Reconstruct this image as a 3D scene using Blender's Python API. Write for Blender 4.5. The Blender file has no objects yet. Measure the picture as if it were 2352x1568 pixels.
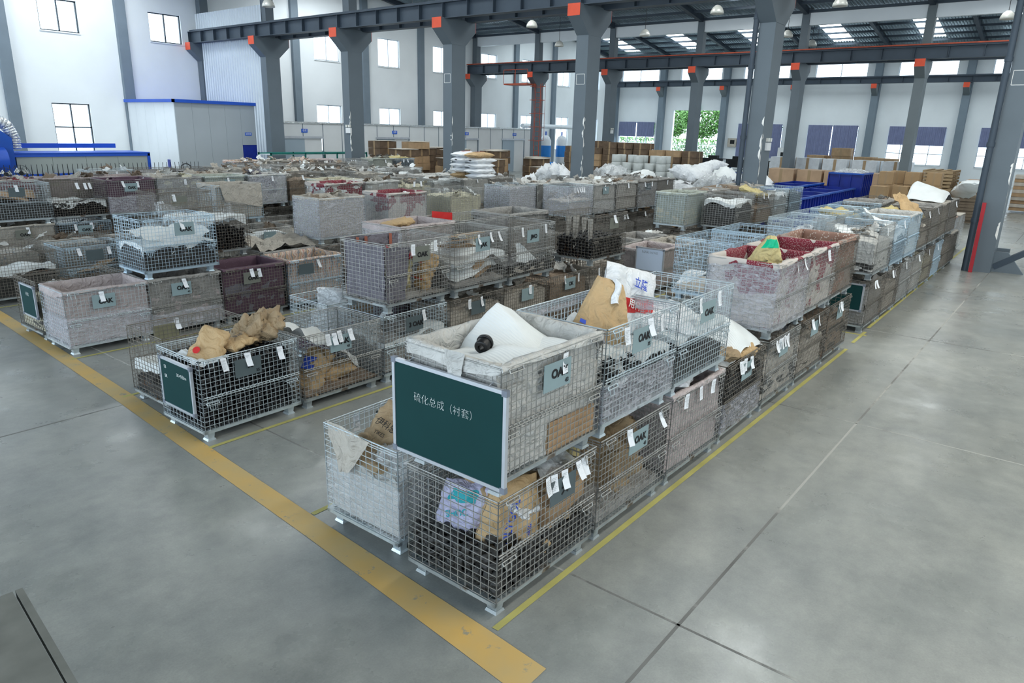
import bpy, math, random
from mathutils import Vector, Matrix, noise, Euler
R = math.radians
SC = bpy.context.scene
COL = SC.collection
# ------------------------------------------------------------------ camera
cam = bpy.data.cameras.new('camera'); cam.sensor_width = 36; cam.lens = 1630.95/2352*36; cam.clip_end = 400; cam.clip_start = .05
camo = bpy.data.objects.new('camera', cam); COL.objects.link(camo); SC.camera = camo
CR = ((0.62492265, -0.78024946, 0.02612383), (-0.20776758, -0.19847611, -0.95783081), (0.75253193, 0.59314249, -0.28614276))
camo.matrix_world = Matrix(((CR[0][0], -CR[1][0], -CR[2][0], 0), (CR[0][1], -CR[1][1], -CR[2][1], 0), (CR[0][2], -CR[1][2], -CR[2][2], 3.1), (0, 0, 0, 1)))
# ------------------------------------------------------------------ world, light, exposure
W = bpy.data.worlds.new('overcast_sky'); SC.world = W; W.use_nodes = True
bg = W.node_tree.nodes['Background']; bg.inputs[0].default_value = (.76, .89, 1, 1); bg.inputs[1].default_value = 3.6
SC.view_settings.view_transform = 'Standard'; SC.view_settings.look = 'None'; SC.view_settings.gamma = 1
SC.view_settings.use_curve_mapping = False; SC.view_settings.exposure = 0.14
SKYLIGHT = 15.0; WINGLOW = 7.0
cy = SC.cycles; cy.max_bounces = 7; cy.diffuse_bounces = 4; cy.glossy_bounces = 3; cy.transmission_bounces = 4; cy.transparent_max_bounces = 14
cy.use_denoising = True; cy.sample_clamp_indirect = 4; cy.caustics_reflective = False; cy.caustics_refractive = False
try: cy.use_light_tree = True
except Exception: pass
# ------------------------------------------------------------------ materials
MATS = {}
def mat(name, col, rough=.6, metal=0.0, vary=.12, scale=6.0, bump=0.0, bscale=30.0, col2=None, spec=.4, wear=None, wscale=3.0, wthr=.62, emit=0.0, alpha=1.0, trans=0.0):
    m = bpy.data.materials.new(name); m.use_nodes = True; nt = m.node_tree; b = nt.nodes['Principled BSDF']
    def N(t): return nt.nodes.new(t)
    tc = N('ShaderNodeTexCoord')
    b.inputs['Roughness'].default_value = rough; b.inputs['Metallic'].default_value = metal
    b.inputs['Specular IOR Level'].default_value = spec
    c = (*col, 1); src = None
    if vary > 0 or col2:
        nz = N('ShaderNodeTexNoise'); nz.inputs['Scale'].default_value = scale; nz.inputs['Detail'].default_value = 5
        nt.links.new(tc.outputs['Object'], nz.inputs['Vector'])
        cr = N('ShaderNodeValToRGB'); cr.color_ramp.elements[0].position = .3; cr.color_ramp.elements[1].position = .7
        d = col2 or tuple(x*(1-vary*2) for x in col)
        cr.color_ramp.elements[0].color = (*d, 1); cr.color_ramp.elements[1].color = c
        nt.links.new(nz.outputs['Fac'], cr.inputs[0]); src = cr.outputs[0]
    if wear:
        n2 = N('ShaderNodeTexNoise'); n2.inputs['Scale'].default_value = wscale; n2.inputs['Detail'].default_value = 8; n2.inputs['Roughness'].default_value = .7
        nt.links.new(tc.outputs['Object'], n2.inputs['Vector'])
        r2 = N('ShaderNodeValToRGB'); r2.color_ramp.elements[0].position = wthr; r2.color_ramp.elements[1].position = wthr+.05
        nt.links.new(n2.outputs['Fac'], r2.inputs[0])
        mx = N('ShaderNodeMixRGB'); mx.inputs[1].default_value = c; mx.inputs[2].default_value = (*wear, 1)
        if src: nt.links.new(src, mx.inputs[1])
        nt.links.new(r2.outputs[0], mx.inputs[0]); src = mx.outputs[0]
    if src: nt.links.new(src, b.inputs['Base Color'])
    else: b.inputs['Base Color'].default_value = c
    if bump > 0:
        nb = N('ShaderNodeTexNoise'); nb.inputs['Scale'].default_value = bscale; nb.inputs['Detail'].default_value = 3
        nt.links.new(tc.outputs['Object'], nb.inputs['Vector'])
        bp = N('ShaderNodeBump'); bp.inputs['Strength'].default_value = min(1, bump); bp.inputs['Distance'].default_value = .06 if bump > .5 else .02; nb.inputs['Distortion'].default_value = 1.2 if bump > .5 else 0
        nt.links.new(nb.outputs['Fac'], bp.inputs['Height']); nt.links.new(bp.outputs[0], b.inputs['Normal'])
    if emit > 0:
        b.inputs['Emission Color'].default_value = c; b.inputs['Emission Strength'].default_value = emit
    if trans > 0: b.inputs['Transmission Weight'].default_value = trans
    MATS[name] = m; return m
def nodes(m): return m.node_tree, m.node_tree.nodes, m.node_tree.nodes['Principled BSDF']
def stripes(name, cols, scale, axis='X', rough=.85, distort=0.0, noisecol=None):
    """bands of the given colours along an object axis"""
    m = bpy.data.materials.new(name); m.use_nodes = True; nt, N, b = nodes(m)
    tc = N.new('ShaderNodeTexCoord'); sp = N.new('ShaderNodeSeparateXYZ'); nt.links.new(tc.outputs['Object'], sp.inputs[0])
    v = sp.outputs[axis]
    mu = N.new('ShaderNodeMath'); mu.operation = 'MULTIPLY'; mu.inputs[1].default_value = scale; nt.links.new(v, mu.inputs[0])
    if distort:
        nz = N.new('ShaderNodeTexNoise'); nz.inputs['Scale'].default_value = 9; nt.links.new(tc.outputs['Object'], nz.inputs['Vector'])
        ma = N.new('ShaderNodeMath'); ma.operation = 'MULTIPLY_ADD'; ma.inputs[1].default_value = distort
        nt.links.new(nz.outputs['Fac'], ma.inputs[0]); nt.links.new(mu.outputs[0], ma.inputs[2]); mu = ma
    fr = N.new('ShaderNodeMath'); fr.operation = 'FRACT'; nt.links.new(mu.outputs[0], fr.inputs[0])
    cr = N.new('ShaderNodeValToRGB'); cr.color_ramp.interpolation = 'CONSTANT'
    e = cr.color_ramp.elements
    while len(e) < len(cols): e.new(.5)
    for i, (p, c) in enumerate(cols): e[i].position = p; e[i].color = (*c, 1)
    nt.links.new(fr.outputs[0], cr.inputs[0]); nt.links.new(cr.outputs[0], b.inputs['Base Color'])
    b.inputs['Roughness'].default_value = rough; MATS[name] = m; return m
def floral(name, base, spot, scale=22, thr=.33, patch=None, pth=.5):
    m = bpy.data.materials.new(name); m.use_nodes = True; nt, N, b = nodes(m)
    tc = N.new('ShaderNodeTexCoord'); vo = N.new('ShaderNodeTexVoronoi'); vo.inputs['Scale'].default_value = scale
    nt.links.new(tc.outputs['Object'], vo.inputs['Vector'])
    cr = N.new('ShaderNodeValToRGB'); cr.color_ramp.interpolation = 'CONSTANT'; e = cr.color_ramp.elements
    e[0].position = 0; e[0].color = (*spot, 1); e[1].position = thr; e[1].color = (*base, 1)
    nt.links.new(vo.outputs['Distance'], cr.inputs[0]); out = cr.outputs[0]
    if patch:
        nz = N.new('ShaderNodeTexNoise'); nz.inputs['Scale'].default_value = 2.2; nt.links.new(tc.outputs['Object'], nz.inputs['Vector'])
        c2 = N.new('ShaderNodeValToRGB'); c2.color_ramp.interpolation = 'CONSTANT'; c2.color_ramp.elements[1].position = pth
        c2.color_ramp.elements[0].color = (0, 0, 0, 1); c2.color_ramp.elements[1].color = (1, 1, 1, 1)
        nt.links.new(nz.outputs['Fac'], c2.inputs[0]); mx = N.new('ShaderNodeMixRGB'); mx.inputs[2].default_value = (*patch, 1)
        nt.links.new(c2.outputs[0], mx.inputs[0]); nt.links.new(out, mx.inputs[1]); out = mx.outputs[0]
    nt.links.new(out, b.inputs['Base Color']); b.inputs['Roughness'].default_value = .85; MATS[name] = m; return m
# steels
mat('steel_zinc', (.60, .68, .72), .38, .55, .10, 14)
mat('steel_blue', (.52, .66, .76), .38, .5, .08, 14)
mat('steel_grey', (.47, .47, .45), .45, .55, .18, 9, wear=(.25, .2, .15), wthr=.66)
mat('steel_dull', (.24, .22, .19), .55, .4, .2, 9, wear=(.16, .09, .05), wthr=.6)
mat('steel_base', (.40, .44, .45), .5, .4, .2, 7, wear=(.18, .15, .12), wthr=.6)
mat('plate_blue', (.27, .36, .38), .5, .1, .06, 4); mat('plate_olive', (.19, .2, .17), .55, .1, .08, 4); mat('plate_dark', (.1, .13, .14), .5, .1, .08, 4)
mat('plate_yellow', (.25, .24, .15), .55, .1, .1, 4)
mat('ink_black', (.01, .01, .012), .5, 0, 0); mat('ink_blue', (.03, .08, .5), .6, 0, 0); mat('chalk', (.72, .76, .74), .9, 0, 0)
mat('ink_teal', (.02, .33, .38), .6, 0, 0); mat('ink_white', (.85, .85, .82), .7, 0, 0); mat('ink_pencil', (.25, .27, .28), .6, 0, 0)
# cloth, foam, paper
mat('cloth_beige', (.50, .46, .40), .9, 0, .1, 7, .9, 9); mat('cloth_white', (.60, .59, .56), .9, 0, .1, 7, .9, 9)
mat('cloth_pink', (.52, .45, .44), .9, 0, .1, 7, .9, 9); mat('cloth_purple', (.20, .19, .22), .9, 0, .1, 7, .9, 9)
mat('cloth_grey', (.34, .33, .31), .9, 0, .12, 7, .9, 9); mat('cloth_cream', (.58, .55, .42), .9, 0, .1, 7, .9, 9)
mat('cloth_brown', (.30, .23, .17), .9, 0, .15, 7, .9, 9); mat('cloth_green', (.42, .45, .39), .8, 0, .1, 7, .9, 9)
floral('cloth_maroon', (.10, .055, .08), (.35, .3, .33), 60, .12)
floral('cloth_redfloral', (.20, .018, .035), (.50, .40, .38), 75, .3, patch=(.55, .50, .46), pth=.44)
floral('cloth_lattice', (.28, .16, .12), (.55, .48, .42), 30, .3, patch=(.3, .25, .22))
floral('cloth_dots', (.44, .42, .38), (.2, .23, .25), 14, .3)
stripes('cloth_stripe', [(0, (.55, .38, .25)), (.18, (.22, .17, .17)), (.24, (.6, .5, .42)), (.5, (.45, .17, .14)), (.56, (.5, .4, .33)), (.8, (.25, .25, .26))], 7, 'X', distort=1.2)
stripes('cloth_redband', [(0, (.21, .2, .225)), (.62, (.30, .05, .035)), (.72, (.21, .2, .225))], 3.1, 'X')
def foam():
    m = mat('foam_white', (.80, .83, .83), .55, 0, .04, 5); nt, N, b = nodes(m)
    tc = N.new('ShaderNodeTexCoord'); wv = N.new('ShaderNodeTexWave'); wv.inputs['Scale'].default_value = 14; wv.inputs['Distortion'].default_value = 1.5
    nt.links.new(tc.outputs['Object'], wv.inputs['Vector']); bp = N.new('ShaderNodeBump'); bp.inputs['Strength'].default_value = .25; bp.inputs['Distance'].default_value = .01
    nt.links.new(wv.outputs['Fac'], bp.inputs['Height']); nt.links.new(bp.outputs[0], b.inputs['Normal'])
    b.inputs['Subsurface Weight'].default_value = 0
foam()
mat('paper_tan', (.55, .38, .20), .75, 0, .08, 5, .8, 7); mat('paper_brown', (.40, .29, .17), .75, 0, .14, 5, .8, 7, wear=(.22, .17, .12), wthr=.6)
mat('paper_yellow', (.60, .50, .24), .7, 0, .1, 5, .8, 7); mat('sack_white', (.80, .82, .84), .45, 0, .05, 5, .8, 7)
mat('sack_lilac', (.50, .50, .68), .4, 0, .08, 5, .8, 7)
stripes('sack_redband', [(0, (.80, .82, .84)), (.5, (.62, .04, .04)), (.62, (.80, .82, .84))], 1.0, 'Z', .45)
stripes('sack_yellowred', [(0, (.58, .50, .27)), (.55, (.55, .04, .05)), (.68, (.58, .5, .27))], 1.6, 'X', .6, distort=.5)
stripes('sack_greenband', [(0, (.62, .52, .28)), (.78, (.15, .42, .06)), (.9, (.62, .52, .28))], 1.0, 'X', .6, distort=.2)
mat('cardboard', (.46, .31, .18), .85, 0, .1, 5); mat('cardboard_dark', (.17, .115, .075), .85, 0, .2, 4); mat('cardboard_pale', (.55, .5, .43), .85, 0, .1, 5)
mat('carton_tan', (.42, .28, .15), .85, 0, .06, 4); mat('tape', (.36, .25, .14), .4, 0, 0)
mat('rubber', (.012, .012, .013), .38, 0, .3, 20); mat('rubber_grey', (.045, .043, .04), .5, 0, .3, 20); mat('dark_core', (.006, .006, .006), .9, 0, 0)
mat('paper_tag', (.82, .84, .87), .7, 0, .03, 30); mat('plastic_white', (.75, .76, .76), .35, 0, .03, 5); mat('wrap_white', (.66, .70, .74), .3, 0, .08, 5, .5, 10)
# wrapping film
def film(name, amt, tint):
    m = bpy.data.materials.new(name); m.use_nodes = True; nt, N, b = nodes(m); out = N['Material Output']
    tc = N.new('ShaderNodeTexCoord'); mp = N.new('ShaderNodeMapping'); mp.inputs['Scale'].default_value = (5, 5, 14); mp.inputs['Rotation'].default_value = (.3, -.45, 0)
    nt.links.new(tc.outputs['Object'], mp.inputs[0]); nz = N.new('ShaderNodeTexNoise'); nz.inputs['Scale'].default_value = 2.2; nz.inputs['Detail'].default_value = 7; nz.inputs['Distortion'].default_value = 1.1
    nt.links.new(mp.outputs[0], nz.inputs['Vector'])
    cr = N.new('ShaderNodeValToRGB'); cr.color_ramp.elements[0].position = .45; cr.color_ramp.elements[0].color = (amt*.75,)*3+(1,)
    cr.color_ramp.elements[1].position = .72; cr.color_ramp.elements[1].color = (min(1, amt*1.7),)*3+(1,)
    nt.links.new(nz.outputs['Fac'], cr.inputs[0])
    b.inputs['Base Color'].default_value = (*tint, 1); b.inputs['Roughness'].default_value = .12; b.inputs['Specular IOR Level'].default_value = 1
    bp = N.new('ShaderNodeBump'); bp.inputs['Strength'].default_value = 1; bp.inputs['Distance'].default_value = .03
    nt.links.new(nz.outputs['Fac'], bp.inputs['Height']); nt.links.new(bp.outputs[0], b.inputs['Normal'])
    tr = N.new('ShaderNodeBsdfTransparent'); mx = N.new('ShaderNodeMixShader')
    nt.links.new(cr.outputs[0], mx.inputs[0]); nt.links.new(tr.outputs[0], mx.inputs[1]); nt.links.new(b.outputs[0], mx.inputs[2]); nt.links.new(mx.outputs[0], out.inputs[0])
    MATS[name] = m
film('film_clear', .24, (.74, .77, .80)); film('film_thick', .36, (.68, .69, .75)); film('bag_clear', .55, (.8, .83, .85))
# building
def wallmat():
    m = mat('wall_paint', (.86, .90, .92), .85, 0, .04, .5, wear=(.52, .54, .54), wscale=.55, wthr=.70)
wallmat()
mat('pilaster_paint', (.19, .24, .285), .6, 0, .06, 1.5, wear=(.5, .53, .55), wscale=2.2, wthr=.74)
mat('column_paint', (.125, .155, .18), .5, 0, .06, 1.2, wear=(.42, .45, .47), wscale=2.5, wthr=.72)
mat('column_pale', (.155, .185, .20), .5, 0, .06, 1.2, wear=(.45, .48, .5), wscale=2.5, wthr=.72)
mat('beam_paint', (.05, .07, .095), .5, .1, .08, 2); mat('rail_red', (.50, .09, .04), .6, 0, .2, 3); mat('block_red', (.78, .10, .045), .6, 0, .08, 3)
mat('roof_sheet', (.30, .39, .45), .28, .35, .1, 1); mat('panel_white', (.76, .80, .83), .4, .1, .03, 1); mat('panel_shaded', (.40, .44, .47), .5, 0, .03, 1)
mat('panel_corr', (.62, .68, .74), .35, .3, .03, 1)
mat('trim_blue', (.02, .10, .55), .4, 0, .05, 2); mat('machine_blue', (.012, .10, .50), .4, 0, .1, 2); mat('bin_blue', (.008, .03, .32), .4, 0, .15, 3)
mat('machine_body', (.42, .46, .42), .6, 0, .06, 1); mat('black_metal', (.02, .022, .025), .5, .4, .1, 4); mat('green_metal', (.01, .17, .14), .5, .2, .1, 4)
mat('door_leaf', (.36, .44, .51), .5, 0, .04, 1); mat('partition', (.72, .74, .75), .6, 0, .04, 1); mat('frame_dark', (.06, .075, .09), .5, .3, 0); mat('frame_glare', (.62, .67, .72), .5, .1, 0)  # far window frames: glare of the panes put into the pale colour
mat('curtain_blue', (.24, .27, .43), .9, 0, .06, 3); mat('wood', (.46, .33, .19), .8, 0, .15, 4); mat('wood_dark', (.22, .17, .12), .8, 0, .2, 4)
mat('ply', (.50, .34, .22), .7, 0, .1, 2); mat('pink_board', (.55, .36, .29), .7, 0, .08, 3); mat('lamp_shade', (.75, .74, .68), .3, .2, .05, 4)
mat('line_yellow', (.53, .49, .16), .6, 0, .12, 4, wear=(.33, .33, .27), wscale=5, wthr=.64)
mat('line_orange', (.66, .42, .13), .6, 0, .10, 2, col2=(.52, .40, .20), wear=(.33, .30, .22), wscale=6.0, wthr=.60)
mat('board_green', (.004, .040, .040), .65, 0, .06, 2.5, spec=.2); mat('alu', (.62, .65, .70), .35, .6, .05, 6); mat('corner_grey', (.18, .20, .24), .5, 0, 0)
mat('whiteboard', (.66, .76, .92), .3, 0, .02, 2); mat('red_plastic', (.6, .03, .03), .4, 0, .05, 3); mat('blue_plastic', (.02, .22, .65), .4, 0, .05, 3)
mat('foil', (.72, .75, .76), .25, .8, .1, 8, .6, 12); mat('leaf_green', (.20, .42, .12), .8, 0, .3, 3); mat('bark', (.45, .42, .36), .9, 0, .1, 5)
mat('asphalt', (.5, .52, .5), .9, 0, .1, 1); mat('sign_blue', (.02, .12, .6), .5, 0, 0); mat('exit_green', (.0, .35, .18), .5, 0, 0, emit=.3)
mat('grey_plank', (.19, .195, .175), .6, 0, .12, 6, col2=(.13, .135, .12), wear=(.25, .26, .24), wscale=7, wthr=.66)
mat('tank_white', (.7, .74, .78), .3, 0, .03, 3); mat('pipe_white', (.75, .8, .84), .35, 0, .03, 3); mat('drum_white', (.62, .65, .64), .5, 0, .08, 5)
mat('brick_red', (.35, .12, .08), .7, 0, .1, 4); mat('red_paint', (.42, .02, .03), .5, 0, .1, 3)
def emis(name, col, s):
    m = bpy.data.materials.new(name); m.use_nodes = True; nt, N, b = nodes(m); e = N.new('ShaderNodeEmission')
    e.inputs[0].default_value = (*col, 1); e.inputs[1].default_value = s; nt.links.new(e.outputs[0], N['Material Output'].inputs[0]); MATS[name] = m; return m
emis('skylight_panel', (.94, 1, 1), 14.0); emis('skylight_bright', (1, .99, .91), 15.0); emis('skylight_wall_wash', (.9, .97, 1), 18.0); emis('skylight_dim', (.85, .96, 1), 7.0); emis('lamp_glow', (1, .97, .9), 3)  # one set is an added wash that brightens the left wall
def glassmat():
    m = bpy.data.materials.new('window_glass'); m.use_nodes = True; nt, N, b = nodes(m)
    t = N.new('ShaderNodeBsdfTransparent'); t.inputs[0].default_value = (.97, .99, 1, 1); g = N.new('ShaderNodeBsdfGlossy'); g.inputs['Roughness'].default_value = .02
    mx = N.new('ShaderNodeMixShader'); mx.inputs[0].default_value = .04
    nt.links.new(t.outputs[0], mx.inputs[1]); nt.links.new(g.outputs[0], mx.inputs[2]); nt.links.new(mx.outputs[0], N['Material Output'].inputs[0]); MATS['window_glass'] = m
glassmat()
def floormat():
    m = bpy.data.materials.new('concrete_floor'); m.use_nodes = True; nt, N, b = nodes(m); L = nt.links.new
    tc = N.new('ShaderNodeTexCoord')
    def nz(s, d=6, r=.6, mp=None):
        n = N.new('ShaderNodeTexNoise'); n.inputs['Scale'].default_value = s; n.inputs['Detail'].default_value = d; n.inputs['Roughness'].default_value = r
        L(tc.outputs['Object'], n.inputs['Vector']); return n
    def ramp(src, a, b_, c0, c1):
        c = N.new('ShaderNodeValToRGB'); c.color_ramp.elements[0].position = a; c.color_ramp.elements[1].position = b_
        c.color_ramp.elements[0].color = c0; c.color_ramp.elements[1].color = c1; L(src, c.inputs[0]); return c
    a = ramp(nz(.45).outputs['Fac'], .3, .7, (.235, .25, .245, 1), (.37, .375, .345, 1))
    c = ramp(nz(3.5, 8, .7).outputs['Fac'], .28, .72, (.74, .75, .76, 1), (1.12, 1.12, 1.1, 1))
    d = ramp(nz(70, 2).outputs['Fac'], .3, .7, (.93, .93, .93, 1), (1.05, 1.05, 1.05, 1))
    m1 = N.new('ShaderNodeMixRGB'); m1.blend_type = 'MULTIPLY'; m1.inputs[0].default_value = 1; L(a.outputs[0], m1.inputs[1]); L(c.outputs[0], m1.inputs[2])
    m2 = N.new('ShaderNodeMixRGB'); m2.blend_type = 'MULTIPLY'; m2.inputs[0].default_value = 1; L(m1.outputs[0], m2.inputs[1]); L(d.outputs[0], m2.inputs[2])
    L(m2.outputs[0], b.inputs['Base Color'])
    rr = ramp(nz(1.2, 6).outputs['Fac'], .3, .7, (.2, .2, .2, 1), (.46, .46, .46, 1)); L(rr.outputs[0], b.inputs['Roughness'])
    b.inputs['Specular IOR Level'].default_value = .6; MATS['concrete_floor'] = m
floormat()
# ------------------------------------------------------------------ mesh builder
class MB:
    def __init__(s): s.v = []; s.f = []; s.sm = []
    def add(s, vs, fs, smooth=False):
        o = len(s.v); s.v += [tuple(x) for x in vs]; s.f += [tuple(i+o for i in f) for f in fs]; s.sm += [smooth]*len(fs); return s
    def box(s, x0, x1, y0, y1, z0, z1, M=None):
        vs = [Vector((x, y, z)) for z in (z0, z1) for y in (y0, y1) for x in (x0, x1)]
        if M: vs = [M @ v for v in vs]
        return s.add(vs, [(0, 2, 3, 1), (4, 5, 7, 6), (0, 1, 5, 4), (2, 6, 7, 3), (0, 4, 6, 2), (1, 3, 7, 5)])
    def tube(s, p, q, r, n=5, r2=None, caps=False):
        p = Vector(p); q = Vector(q); d = (q-p).normalized(); u = d.orthogonal().normalized(); w = d.cross(u); r2 = r if r2 is None else r2
        vs = [c+(u*math.cos(2*math.pi*k/n)+w*math.sin(2*math.pi*k/n))*rr for c, rr in ((p, r), (q, r2)) for k in range(n)]
        fs = [(k, (k+1) % n, n+(k+1) % n, n+k) for k in range(n)]
        s.add(vs, fs, n > 4)
        if caps: s.add(vs, [tuple(range(n))[::-1], tuple(range(n, 2*n))])
        return s
    def path(s, pts, r, n=5):
        for a, b in zip(pts, pts[1:]): s.tube(a, b, r, n)
        return s
    def lathe(s, prof, n=16, c=(0, 0, 0), M=None):
        vs = [Vector((c[0]+r*math.cos(2*math.pi*k/n), c[1]+r*math.sin(2*math.pi*k/n), c[2]+z)) for r, z in prof for k in range(n)]
        if M: vs = [M @ v for v in vs]
        fs = [(i*n+k, i*n+(k+1) % n, (i+1)*n+(k+1) % n, (i+1)*n+k) for i in range(len(prof)-1) for k in range(n)]
        return s.add(vs, fs, True)
    def grid(s, fn, nu, nv, smooth=True, wrap=False):
        vs = [fn(i/nu, j/nv) for j in range(nv+1) for i in range(nu+1)]
        fs = [(j*(nu+1)+i, j*(nu+1)+i+1, (j+1)*(nu+1)+i+1, (j+1)*(nu+1)+i) for j in range(nv) for i in range(nu)]
        return s.add(vs, fs, smooth)
    def prism(s, prof, y0, y1, axis='Y'):
        n = len(prof)
        def P(a, b, t): return (a, t, b) if axis == 'Y' else ((t, a, b) if axis == 'X' else (a, b, t))
        vs = [P(a, b, y0) for a, b in prof]+[P(a, b, y1) for a, b in prof]
        return s.add(vs, [(k, (k+1) % n, n+(k+1) % n, n+k) for k in range(n)]+[tuple(range(n))[::-1], tuple(range(n, 2*n))])
    def mesh(s, name):
        me = bpy.data.meshes.new(name); me.from_pydata(s.v, [], s.f); me.polygons.foreach_set('use_smooth', s.sm); me.update(); me.materials.append(None); return me
def link(name, me, m, parent=None, loc=(0, 0, 0), rot=(0, 0, 0), scale=None):
    o = bpy.data.objects.new(name, me); COL.objects.link(o); o.location = loc; o.rotation_euler = rot
    if scale: o.scale = scale
    if parent: o.parent = parent
    if m:
        if not me.materials: me.materials.append(None)
        o.material_slots[0].link = 'OBJECT'; o.material_slots[0].material = MATS[m]
    return o
def tag(o, label, cat, group=None, kind=None):
    o['label'] = label; o['category'] = cat
    if group: o['group'] = group
    if kind: o['kind'] = kind
    return o
def thing(name, label, cat, loc, rz=0, group=None):
    o = bpy.data.objects.new(name, None); COL.objects.link(o); o.location = loc; o.rotation_euler = (0, 0, rz); o.empty_display_size = .1
    return tag(o, label, cat, group)
def struct(name, mb, m, parent=None):
    o = link(name, mb.mesh(name), m, parent)
    if not parent: o['kind'] = 'structure'
    return o
TEXTS = {}
def lettering(body, size, m, parent, loc, rot, thick=0.0, name='lettering'):
    k = (body, size, thick)
    if k not in TEXTS:
        c = bpy.data.curves.new('lettering', 'FONT'); c.body = body; c.size = size; c.align_x = 'CENTER'; c.align_y = 'CENTER'; c.extrude = .0006; c.offset = thick; c.resolution_u = 3
        t = bpy.data.objects.new('lettering', c); COL.objects.link(t); bpy.context.view_layer.update()
        me = bpy.data.meshes.new_from_object(t.evaluated_get(bpy.context.evaluated_depsgraph_get())); bpy.data.objects.remove(t)
        me.name = 'lettering'; me.materials.clear(); me.materials.append(None); TEXTS[k] = me
    return link(name, TEXTS[k], m, parent, loc, rot)
# ------------------------------------------------------------------ building shell
YW = 38.25; XC = 64.0; XA = 21.34; XB = 42.96; EAVE = 9.75; RIDGE = 11.4
struct('floor', MB().box(-12, XC+.3, -26, YW+.3, -.2, 0), 'concrete_floor')
fj = MB()
for x in (3.82, 8.33, 12.9, 17.5, 22.1, 26.7, 31.3, 35.9, 40.5): fj.box(x-.009, x+.009, -26, YW, 0, .0015)
for y in (8.06, 1.55, -5, -11.5): fj.box(-12, XC, y-.011, y+.011, 0, .0015)
mat('joint', (.22, .22, .21), .9, 0, .2, 1, wear=(.40, .40, .375), wscale=.22, wthr=.46)
struct('floor_joint', fj, 'joint')
# painted lines
def strip(name, pts, m, z=.003):
    mb = MB(); vs = []
    for (x0, x1, y) in pts: vs += [(x0, y, z), (x1, y, z)]
    mb.add(vs, [(2*i, 2*i+1, 2*i+3, 2*i+2) for i in range(len(pts)-1)]); return struct(name, mb, m)
strip('floor_marking', [(2.66, 2.93, 1.98), (2.71, 2.97, 2.5), (2.86, 3.07, 4.2), (3.0, 3.2, 6.15), (3.16, 3.36, 8.3), (3.27, 3.46, 10.08), (3.44, 3.64, 13.2), (3.6, 3.8, 17)], 'line_orange')
def xline(x0, x1, y0, y1, w=.05):
    mb = MB(); mb.add([(x0, y0-w/2, .0035), (x1, y1-w/2, .0035), (x1, y1+w/2, .0035), (x0, y0+w/2, .0035)], [(0, 1, 2, 3)]); struct('floor_marking', mb, 'line_yellow')
for a in ((3.0, 11.4, 2.44, 2.44), (11.83, 12.69, 2.46, 2.47), (13.0, 29, 2.5, 2.66), (3.2, 25, 6.3, 6.25), (3.1, 25, 4.5, 4.5), (3.25, 5, 8.3, 8.3), (3.4, 25, 10.18, 10.1), (3.6, 25, 12.4, 12.4), (.5, 25, 13.92, 13.9)): xline(*a)
mb = MB(); mb.box(12.42, 12.47, 2.4, 3.4, 0, .003); struct('floor_marking', mb, 'line_yellow')
# walls with real openings
def wall_x(name, Y, x0, x1, z1, holes, t=.3):
    """wall in the XZ plane at Y (inner face) with rectangular holes (xa,xb,za,zb)"""
    mb = MB(); xs = sorted({x0, x1, *[h[0] for h in holes], *[h[1] for h in holes]})
    for a, b in zip(xs, xs[1:]):
        hs = sorted([(h[2], h[3]) for h in holes if h[0] <= a+1e-6 and h[1] >= b-1e-6]); z = 0
        for za, zb in hs:
            if za > z: mb.box(a, b, Y, Y+t, z, za)
            z = zb
        if z < z1: mb.box(a, b, Y, Y+t, z, z1)
    return struct(name, mb, 'wall_paint')
def wall_y(name, X, y0, y1, z1, holes, t=.3):
    mb = MB(); ys = sorted({y0, y1, *[h[0] for h in holes], *[h[1] for h in holes]})
    for a, b in zip(ys, ys[1:]):
        hs = sorted([(h[2], h[3]) for h in holes if h[0] <= a+1e-6 and h[1] >= b-1e-6]); z = 0
        for za, zb in hs:
            if za > z: mb.box(X, X+t, a, b, z, za)
            z = zb
        if z < z1: mb.box(X, X+t, a, b, z, z1)
    return struct(name, mb, 'wall_paint')
LW = []   # left wall windows
for x in (3.6, 8.6, 13.68, 18.6, 23.5, 28.45, 33.5, 38.6, 43.8, 48.9, 54.0, 59.0):
    LW.append((x, x+1.65 if x < 28 else x+1.88, 6.85, 8.22 if x < 28 else 8.6, 'up'))
    LW.append((x, x+1.65 if x < 28 else x+1.88, 1.45, 3.72 if x < 28 else 4.25, 'lo'))
wall_x('wall_left', YW, -12, XC, 12.5, [w[:4] for w in LW])
wall_x('wall_right_unseen', -26.3, -12, XC, 12.5, [(x, x+4, 1.2, 4.2) for x in range(-8, 60, 8)]+[(x, x+4, 7.2, 9) for x in range(-8, 60, 8)])  # out of view, added to cut the light coming from the right
BWY = [35.7, 29.5, 23.55, 17.5, 11.3, 5.15, -1.0, -7.2, -13.4, -19.6]
BW = [(y-1.98, y+1.98, 7.72, 9.0, 'up') for y in BWY]+[(y-1.98, y+1.98, 1.25, 4.05, 'lo') for y in BWY if y != 29.5]
wall_y('wall_back', XC, -26, YW, 12.5, [w[:4] for w in BW]+[(27.0, 31.9, 0, 5.2)])
nwin = 0
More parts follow.
